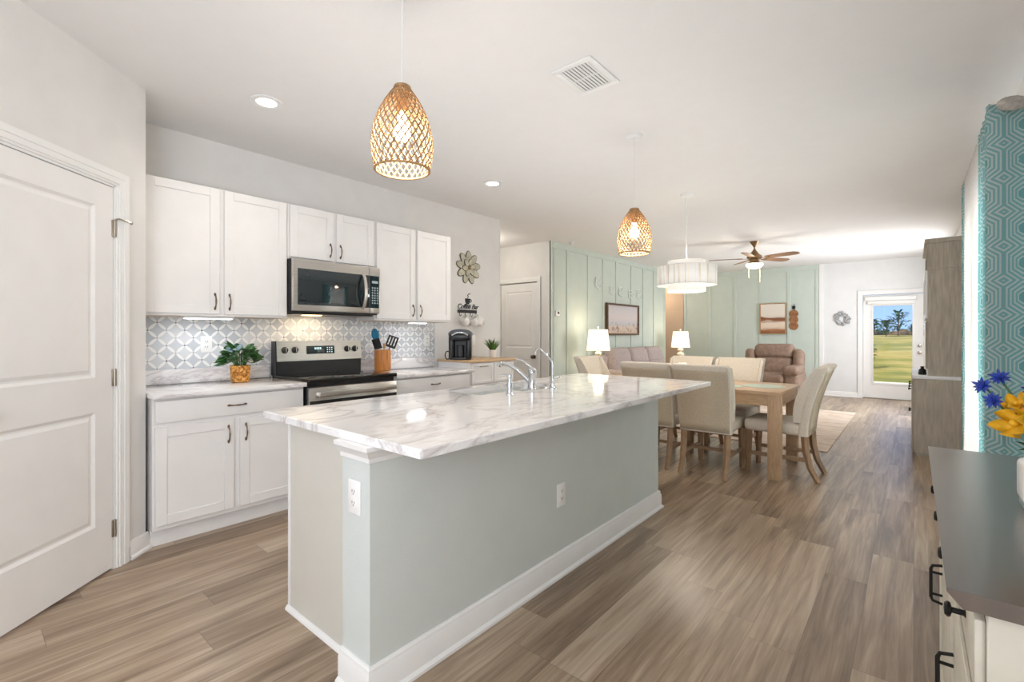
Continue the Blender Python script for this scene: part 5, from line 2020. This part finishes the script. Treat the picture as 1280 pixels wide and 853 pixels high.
b.build('frame', M['framelight'], t)
MB().box(x0 + fw, x1 - fw, yf0 + 0.006, yf1, z0 + fw, z1 - fw).build('print', m_dune(z0, z1), t)

# three-disc hanging
hx_, hz_ = -1.948, 1.565
t = thing('wall_hanging', 'three brown wooden discs hung on a cord beside the abstract print', 'wall hanging', (hx_, YF, 1.36))
MB().tube([(hx_, YF - 0.02, 1.80), (hx_, YF - 0.02, 1.37)], 0.005, 6).build('cord', M['rope'], t)
b = MB()
b.box(hx_ - 0.03, hx_ + 0.03, YF - 0.03, YF - 0.001, 1.79, 1.86, 0.01, 2)
b.tube([(hx_, YF - 0.02, 1.82), (hx_ + 0.01, YF - 0.03, 1.90)], [0.01, 0.004], 6)
b.build('hook', M['blackmatte'], t)
for z in (1.69, 1.565, 1.435):
    q = MB()
    Mk = Matrix.Translation((hx_, YF - 0.012, z)) @ Matrix.Rotation(R(90), 4, 'X')
    q.lathe([(0.085, 0.0), (0.088, 0.008), (0.085, 0.018), (0.03, 0.022), (0.0, 0.022)], M=Mk, n=28)
    q.build('disc', M['discwood'], t)

# wreath
t = thing('wreath', 'round grey shell wreath on the white wall left of the glazed door', 'wreath', (-1.094, YF, 1.57))
q = MB()
rnd = random.Random(4)
for k in range(90):
    a = rnd.uniform(0, 6.28)
    rr_ = rnd.uniform(0.065, 0.135)
    p = Vector((-1.094 + rr_ * math.cos(a), YF - 0.025 - rnd.uniform(0, 0.012), 1.57 + rr_ * math.sin(a)))
    q.ball(p, rnd.uniform(0.014, 0.024), (1, 0.55, 1), 8)
q.build('shells', M['wreath'], t)
q = MB()
q.tube([(-1.094 + 0.10 * math.cos(a * math.pi / 16), YF - 0.012, 1.57 + 0.10 * math.sin(a * math.pi / 16)) for a in range(32)], 0.012, 8, closed=True)
q.build('ring', M['wreath'], t)

# white wall ornaments (curled strokes) above the picture
orn = [(7.40, 2.19, 0.15, 'large white curled wall ornament highest above the sofa picture'),
       (7.90, 2.085, 0.11, 'white curled wall ornament second from the left above the sofa picture'),
       (8.25, 2.08, 0.12, 'white curled wall ornament third from the left above the sofa picture'),
       (8.65, 2.06, 0.11, 'white curled wall ornament fourth from the left above the sofa picture'),
       (9.03, 2.08, 0.14, 'white curled wall ornament nearest the far end of the sofa wall')]
for (y, z, s, lab) in orn:
    q = MB()
    pts = []
    for i in range(20):
        a = R(60 + i * 15)
        r = s * (0.55 + 0.45 * i / 19) * 0.9
        pts.append((XG + 0.022 + 0.010 * math.sin(i), y + r * math.cos(a), z + r * math.sin(a)))
    q.tube(pts, [0.004 + 0.009 * math.sin(math.pi * i / 19) for i in range(20)], 8)
    q.tube([(XG + 0.012, y - 0.2 * s, z - s * 0.2), (XG + 0.02, y + 0.3 * s, z - 0.05 * s), (XG + 0.02, y + 0.9 * s, z + 0.35 * s)], [0.003, 0.010, 0.003], 8)
    o = q.build('wall_ornament', M['iron_white'])
    tag(o, lab, 'wall decor', 'white wall ornaments above the sofa')

t = thing('thermostat', 'small white thermostat on the sage wall by the hall corner', 'thermostat', (XG, 6.15, 1.585))
MB().box(XG, XG + 0.022, 6.10, 6.21, 1.54, 1.63, 0.006, 2).build('case', M['plate'], t)
MB().box(XG + 0.022, XG + 0.024, 6.135, 6.185, 1.575, 1.615, 0.001, 1).build('screen', M['slot'], t)

rg = MB().box(-3.15, -0.70, 6.02, 9.30, 0.0005, 0.009, 0.003, 2).build('area_rug', M['rug'])
tag(rg, 'distressed beige area rug on the living room floor', 'rug')

# ------------------------------------------------------------------ hutch
t = thing('hutch_cabinet', 'tall weathered grey hutch cabinet against the right wall', 'cabinet', (0.22, 7.1, 0))
hy0, hy1 = 6.45, 7.75
MB().box(0.0, XR - 0.02, hy0, hy1, 0.03, 0.80, 0.003, 1).build('lower_body', M['hutch'], t)
MB().box(-0.012, XR - 0.02, hy0 - 0.006, hy1 + 0.006, 0.80, 0.835, 0.003, 2).build('counter', M['hutch_top'], t, label='white counter ledge')
MB().box(0.02, XR - 0.03, hy0 + 0.01, hy1 - 0.01, 0.0, 0.03).build('plinth', M['hutch'], t)
b = MB()
b.box(0.11, XR - 0.02, hy0 + 0.004, hy0 + 0.03, 0.836, 2.19)
b.box(0.11, XR - 0.02, hy1 - 0.03, hy1 - 0.004, 0.836, 2.19)
b.box(XR - 0.04, XR - 0.02, hy0 + 0.03, hy1 - 0.03, 0.836, 2.19)
b.box(0.11, XR - 0.04, hy0 + 0.03, hy1 - 0.03, 1.92, 1.95)
b.box(0.11, XR - 0.04, hy0 + 0.03, hy1 - 0.03, 1.40, 1.42)
b.box(0.11, XR - 0.04, hy0 + 0.03, hy1 - 0.03, 2.16, 2.19)
b.build('upper_body', M['hutch'], t)
b = MB()
b.box(0.085, XR - 0.02, hy0 - 0.012, hy1 + 0.012, 2.19, 2.235, 0.006, 2)
b.box(0.105, XR - 0.02, hy0 - 0.002, hy1 + 0.002, 1.925, 1.94, 0.003, 1)
b.build('crown_moulding', M['hutch'], t)
for k in range(2):
    a = hy0 + 0.02 + k * 0.635
    d = MB()
    d.box(-0.018, 0.0, a, a + 0.62, 0.06, 0.56, 0.002, 1)
    d = d.build('door', M['hutch'], t)
    MB().lathe([(0.006, 0), (0.006, 0.012), (0.014, 0.018), (0.014, 0.024), (0.0, 0.028)], M=Matrix.Translation((-0.018, a + (0.55 if k == 0 else 0.07), 0.4)) @ Matrix.Rotation(R(-90), 4, 'Y'), n=14).build('knob', M['blackmatte'], d)
    d = MB()
    d.box(-0.018, 0.0, a, a + 0.62, 0.575, 0.785, 0.002, 1)
    d = d.build('drawer', M['hutch'], t)
    for e in (0.15, 0.47):
        MB().lathe([(0.006, 0), (0.006, 0.012), (0.014, 0.018), (0.014, 0.024), (0.0, 0.028)], M=Matrix.Translation((-0.018, a + e, 0.68)) @ Matrix.Rotation(R(-90), 4, 'Y'), n=14).build('knob', M['blackmatte'], d)
    d = MB()
    fr = 0.05
    d.box(0.092, 0.109, a, a + fr, 1.425, 1.915)
    d.box(0.092, 0.109, a + 0.62 - fr, a + 0.62, 1.425, 1.915)
    d.box(0.092, 0.109, a + fr, a + 0.62 - fr, 1.425, 1.425 + fr)
    d.box(0.092, 0.109, a + fr, a + 0.62 - fr, 1.915 - fr, 1.915)
    d = d.build('glazed_door', M['trim'], t)
    MB().box(0.099, 0.103, a + fr, a + 0.62 - fr, 1.425 + fr, 1.915 - fr).build('glass_pane', M['glass'], d)
q = MB()
q.lathe([(0.03, 0), (0.034, 0.004), (0.03, 0.05), (0.012, 0.07), (0.02, 0.085), (0.0, 0.09)], (0.07, 6.6, 0.8355), 20)
o = q.build('small_jar', M['blackmatte'])
tag(o, 'small dark jar standing on the white ledge of the grey hutch', 'jar')

# ------------------------------------------------------------------ curtains on the right wall


def curtain(name, label, path, z0, z1, m, group, amp_top=0.0, thick=0.002, nz=24, flare=0.0):
    """sheet hung from the rod: path = list of (x, y) corners, sampled with folds already in it"""
    bm = bmesh.new()
    uv = bm.loops.layers.uv.new('UVMap')
    s = [0.0]
    for (a, c), (d, e) in zip(path, path[1:]):
        s.append(s[-1] + math.hypot(d - a, e - c))
    grid = []
    for j in range(nz + 1):
        tt = j / nz
        z = z1 + (z0 - z1) * tt
        row = []
        for i, (x, y) in enumerate(path):
            k = 1.0 + flare * tt
            xx = x + 0.004 * math.sin(9 * tt + i * 0.7) * tt
            row.append(bm.verts.new((xx, y, z + (0.006 * math.sin(i * 1.9) if j == 0 else 0))))
        grid.append(row)
    for j in range(nz):
        for i in range(len(path) - 1):
            f = bm.faces.new((grid[j][i], grid[j][i + 1], grid[j + 1][i + 1], grid[j + 1][i]))
            f.smooth = True
            for lp, (ii, jj) in zip(f.loops, ((i, j), (i + 1, j), (i + 1, j + 1), (i, j + 1))):
                lp[uv].uv = (s[ii], z1 + (z0 - z1) * jj / nz)
    me = bpy.data.meshes.new(name)
    bm.to_mesh(me)
    bm.free()
    me.materials.append(m)
    o = bpy.data.objects.new(name, me)
    C.objects.link(o)
    md = o.modifiers.new('thickness', 'SOLIDIFY')
    md.thickness = thick
    tag(o, label, 'curtain', group)
    return o


ROD_X, ROD_Z = 0.365, 2.385


def folds(y0, y1, n, xc, amp, per=10):
    out = []
    N = n * per
    for i in range(N + 1):
        tt = i / N
        out.append((xc + amp * math.sin(2 * math.pi * n * tt), y0 + (y1 - y0) * tt))
    return out


near = []
for i in range(15):
    tt = i / 14
    near.append((0.455 - 0.165 * tt, 3.39 + 0.010 * math.sin(math.pi * tt * 2.0) - 0.02 * tt))
near += [(0.283, 3.374), (0.279, 3.384), (0.281, 3.40)]
fl_ = folds(3.42, 3.86, 4, 0.325, 0.042)
near += fl_
curtain('patterned_curtain', 'turquoise lattice-patterned curtain hung nearest the camera', near, 0.015, ROD_Z + 0.03, M['curtain'], 'turquoise lattice curtains')
curtain('sheer_curtain', 'white sheer curtain between the two turquoise curtains', folds(3.88, 4.86, 12, 0.332, 0.045, 8), 0.02, ROD_Z + 0.02, M['sheer'], None)
curtain('patterned_curtain', 'turquoise lattice-patterned curtain at far end of the sheer', folds(4.88, 5.16, 3, 0.330, 0.044), 0.015, ROD_Z + 0.03, M['curtain'], 'turquoise lattice curtains')
t = thing('curtain_rod', 'curtain rod with grey stone disc finial holding the curtains', 'curtain rod', (XR, 4.3, ROD_Z))
MB().tube([(ROD_X, 3.345, ROD_Z), (ROD_X, 5.22, ROD_Z)], 0.011, 12).build('rod', M['nickel'], t)
for y in (3.325, 5.24):
    MB().ball((ROD_X, y, ROD_Z), 0.056, (1.0, 0.36, 0.62), 20, Matrix.Rotation(R(12), 4, 'Y')).build('finial', M['stone'], t)
for y in (3.405, 5.19):
    MB().tube([(XR, y, ROD_Z - 0.02), (ROD_X + 0.02, y, ROD_Z - 0.02), (ROD_X, y, ROD_Z - 0.012)], 0.006, 8).build('bracket', M['nickel'], t)

# ------------------------------------------------------------------ buffet
BX0, BX1, BY0, BY1, BZ = 0.038, 0.455, 0.974, 2.161, 0.88
t = thing('buffet', 'antique white buffet sideboard with dark wooden top and black pulls', 'sideboard', (0.25, 1.57, 0))
b = MB()
b.prism([(BX0, BZ), (BX0, BZ - 0.005), (BX0 + 0.018, BZ - 0.026), (BX1, BZ - 0.026), (BX1, BZ)], BY0 + 0.0, BY1, 'y')
b.build('wooden_top', M['buffet_top'], t)
fx0 = 0.080
b = MB()
b.box(fx0 + 0.022, BX1 - 0.004, BY0 + 0.03, BY1 - 0.02, 0.09, BZ - 0.026)
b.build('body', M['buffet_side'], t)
b = MB()
for (x0, x1, z0, z1) in ((fx0 + 0.003, fx0 + 0.075, 0.03, BZ - 0.026), (BX1 - 0.075, BX1 - 0.003, 0.03, BZ - 0.026), (fx0 + 0.075, BX1 - 0.075, 0.09, 0.17)):
    b.box(x0, x1, BY0 + 0.018, BY0 + 0.03, z0, z1, 0.002, 1)
b.build('end_frame', M['buffet'], t)
b = MB()
b.box(fx0 + 0.004, fx0 + 0.022, BY0 + 0.019, BY1 - 0.02, 0.09, BZ - 0.026)
b.build('face_frame', M['buffet'], t)
for x in (fx0 + 0.03, BX1 - 0.04):
    for y in (BY0 + 0.05, BY1 - 0.05):
        MB().lathe([(0.02, 0), (0.028, 0.03), (0.024, 0.09)], (x, y, 0), 16).build('foot', M['buffet'], t)


def knob(x, y, z):
    return MB().lathe([(0.008, 0), (0.005, 0.003), (0.005, 0.018), (0.012, 0.020), (0.0135, 0.024), (0.010, 0.028), (0.0, 0.029)], M=Matrix.Translation((x, y, z)) @ Matrix.Rotation(R(-90), 4, 'Y'), n=18)


for k, yk in enumerate((1.17, 1.455, 1.72, 2.0)):
    y0 = BY0 + 0.035 + k * 0.284
    d = MB().box(fx0 - 0.010, fx0 + 0.004, y0, y0 + 0.268, 0.715, 0.83, 0.004, 2).build('drawer', M['buffet'], t)
    knob(fx0 - 0.010, y0 + 0.145, 0.772).build('knob', M['blackmatte'], d)
for k, yk in enumerate((1.40, 1.915)):
    y0 = BY0 + 0.035 + k * 0.565
    d = MB()
    d.box(fx0 - 0.008, fx0 + 0.004, y0, y0 + 0.555, 0.12, 0.70, 0.003, 1)
    d.box(fx0 - 0.014, fx0 - 0.008, y0, y0 + 0.06, 0.12, 0.70, 0.001, 1)
    d.box(fx0 - 0.014, fx0 - 0.008, y0 + 0.495, y0 + 0.555, 0.12, 0.70, 0.001, 1)
    d.box(fx0 - 0.014, fx0 - 0.008, y0 + 0.06, y0 + 0.495, 0.12, 0.18, 0.001, 1)
    d.box(fx0 - 0.014, fx0 - 0.008, y0 + 0.06, y0 + 0.495, 0.64, 0.70, 0.001, 1)
    d = d.build('door', M['buffet'], t)
    q = MB()
    xs = fx0 - 0.014
    q.tube([(xs, yk, 0.57), (xs - 0.022, yk, 0.565), (xs - 0.026, yk, 0.555), (xs - 0.026, yk, 0.47), (xs - 0.022, yk, 0.46), (xs, yk, 0.455)], 0.0042, 6)
    q.tube([(xs - 0.024, yk, 0.545), (xs, yk, 0.545)], 0.004, 6)
    q.tube([(xs - 0.024, yk, 0.48), (xs, yk, 0.48)], 0.004, 6)
    q.build('pull', M['blackmatte'], d)

# vase and flowers
vx_, vy_ = 0.240, 1.515
t = thing('ceramic_vase', 'small white ceramic vase on the buffet top', 'vase', (vx_, vy_, BZ))
MB().box(vx_ - 0.062, vx_ + 0.062, vy_ - 0.055, vy_ + 0.055, BZ + 0.016, BZ + 0.108, 0.014, 4).build('vase_body', M['ceramic'], t)
MB().box(vx_ - 0.058, vx_ + 0.058, vy_ - 0.051, vy_ + 0.051, BZ + 0.0005, BZ + 0.018, 0.004, 2).build('vase_foot', mat('teal_foot', (84, 116, 116), 0.3, vary=0.05), t)


def fpt(px_, py_, dist):
    """offset helper kept in metres: bouquet spread around the vase"""
    return Vector((px_, py_, dist))


def flower(name, label, p, kind, m, size, face):
    p = Vector(p)
    t = thing(name, label, 'flower', (vx_, vy_, BZ + 0.10), 'flowers in the white vase')
    root = Vector((vx_ + (p.x - vx_) * 0.12, vy_ + (p.y - vy_) * 0.12, BZ + 0.107))
    MB().tube([root, root.lerp(p, 0.55) + Vector((0, 0, 0.012)), p], 0.0022, 6).build('stem', M['leafdark'], t)
    f = Vector(face).normalized()
    u = f.orthogonal().normalized()
    w = f.cross(u)
    q = MB()
    if kind == 'star':
        for k in range(11):
            a = 2 * math.pi * k / 11
            d = (u * math.cos(a) + w * math.sin(a)) + f * (0.25 + 0.25 * (k % 2))
            q.leaf(p, p + d * size * (0.5 + 0.08 * (k % 2)), size * 0.2, f, 0.08, 4)
        for k in range(6):
            a = 2 * math.pi * k / 6
            d = (u * math.cos(a) + w * math.sin(a)) * 0.5 + f * 0.8
            q.leaf(p, p + d * size * 0.36, size * 0.14, f, 0.05, 4)
        q.build('petals', m, t, solid=0.0008)
    elif kind == 'tulip':
        for k in range(6):
            a = 2 * math.pi * k / 6
            d = (u * math.cos(a) + w * math.sin(a)) * (0.55 if k % 2 else 0.7) + f * 0.75
            q.leaf(p, p + d * size, size * 0.62, u * math.cos(a) + w * math.sin(a), 0.22, 7)
        q.build('petals', m, t, solid=0.0012)
        c = MB()
        c.ball(p + f * size * 0.25, size * 0.16, (1, 1, 1), 10)
        c.build('flower_centre', M['yellowflower'], t)
    else:
        for r_ in range(3):
            for k in range(9):
                a = 2 * math.pi * (k + r_ * 0.5) / 9
                d = (u * math.cos(a) + w * math.sin(a)) * (1 - 0.25 * r_) + f * (0.2 + 0.4 * r_)
                q.leaf(p, p + d * size * 0.5, size * 0.26, f, 0.1, 5)
        q.build('petals', m, t, solid=0.001)
        c = MB()
        c.ball(p + f * size * 0.12, size * 0.12, (1, 1, 1), 10)
        c.build('flower_centre', M['soil'], t)


TOCAM = (-0.35, -1, 0.25)
flower('blue_cornflower', 'blue cornflower reaching furthest left of the bouquet', (0.122, 1.52, 1.145), 'star', M['blueflower'], 0.036, (-0.6, -0.9, 0.4))
flower('blue_cornflower', 'topmost blue cornflower, above the yellow lily', (0.150, 1.54, 1.163), 'star', M['blueflower'], 0.036, (-0.2, -0.9, 0.6))
flower('blue_cornflower', 'blue cornflower lowest, touching the yellow lily on its left', (0.136, 1.49, 1.117), 'star', M['blueflower'], 0.035, (-0.5, -1, 0.2))
flower('blue_cornflower', 'blue cornflower at right frame edge of the bouquet', (0.198, 1.52, 1.140), 'star', M['blueflower'], 0.035, (-0.1, -1, 0.3))
flower('yellow_lily', 'large yellow lily opening to the left in the bouquet', (0.172, 1.47, 1.073), 'tulip', M['yellowflower'], 0.048, (-0.75, -0.6, 0.12))
flower('yellow_lily', 'yellow bud standing behind the large yellow lily', (0.172, 1.50, 1.108), 'tulip', M['yellowflower'], 0.032, (-0.3, -0.6, 0.8))
flower('orange_daisy', 'orange daisy right of the yellow lily', (0.200, 1.46, 1.108), 'daisy', M['orangeflower'], 0.055, TOCAM)
flower('red_daisy', 'crimson daisy in front of the orange one', (0.212, 1.43, 1.094), 'daisy', M['redflower'], 0.042, TOCAM)
rnd = random.Random(12)
q = MB()
for k in range(26):
    a = rnd.uniform(0, 6.28)
    b0 = Vector((vx_ - 0.02, vy_, BZ + 0.112)) + Vector((rnd.uniform(-0.04, 0.03), rnd.uniform(-0.03, 0.03), rnd.uniform(0.0, 0.10)))
    q.leaf(b0, b0 + Vector((math.cos(a), math.sin(a) * 0.7, rnd.uniform(0.0, 0.9))).normalized() * rnd.uniform(0.04, 0.065), 0.016, (0, -0.5, 1), 0.1, 5)
o = q.build('greenery', M['leafdark'])
o['kind'] = 'stuff'
tag(o, 'dark green leaves filling in between the flowers in the vase', 'greenery')
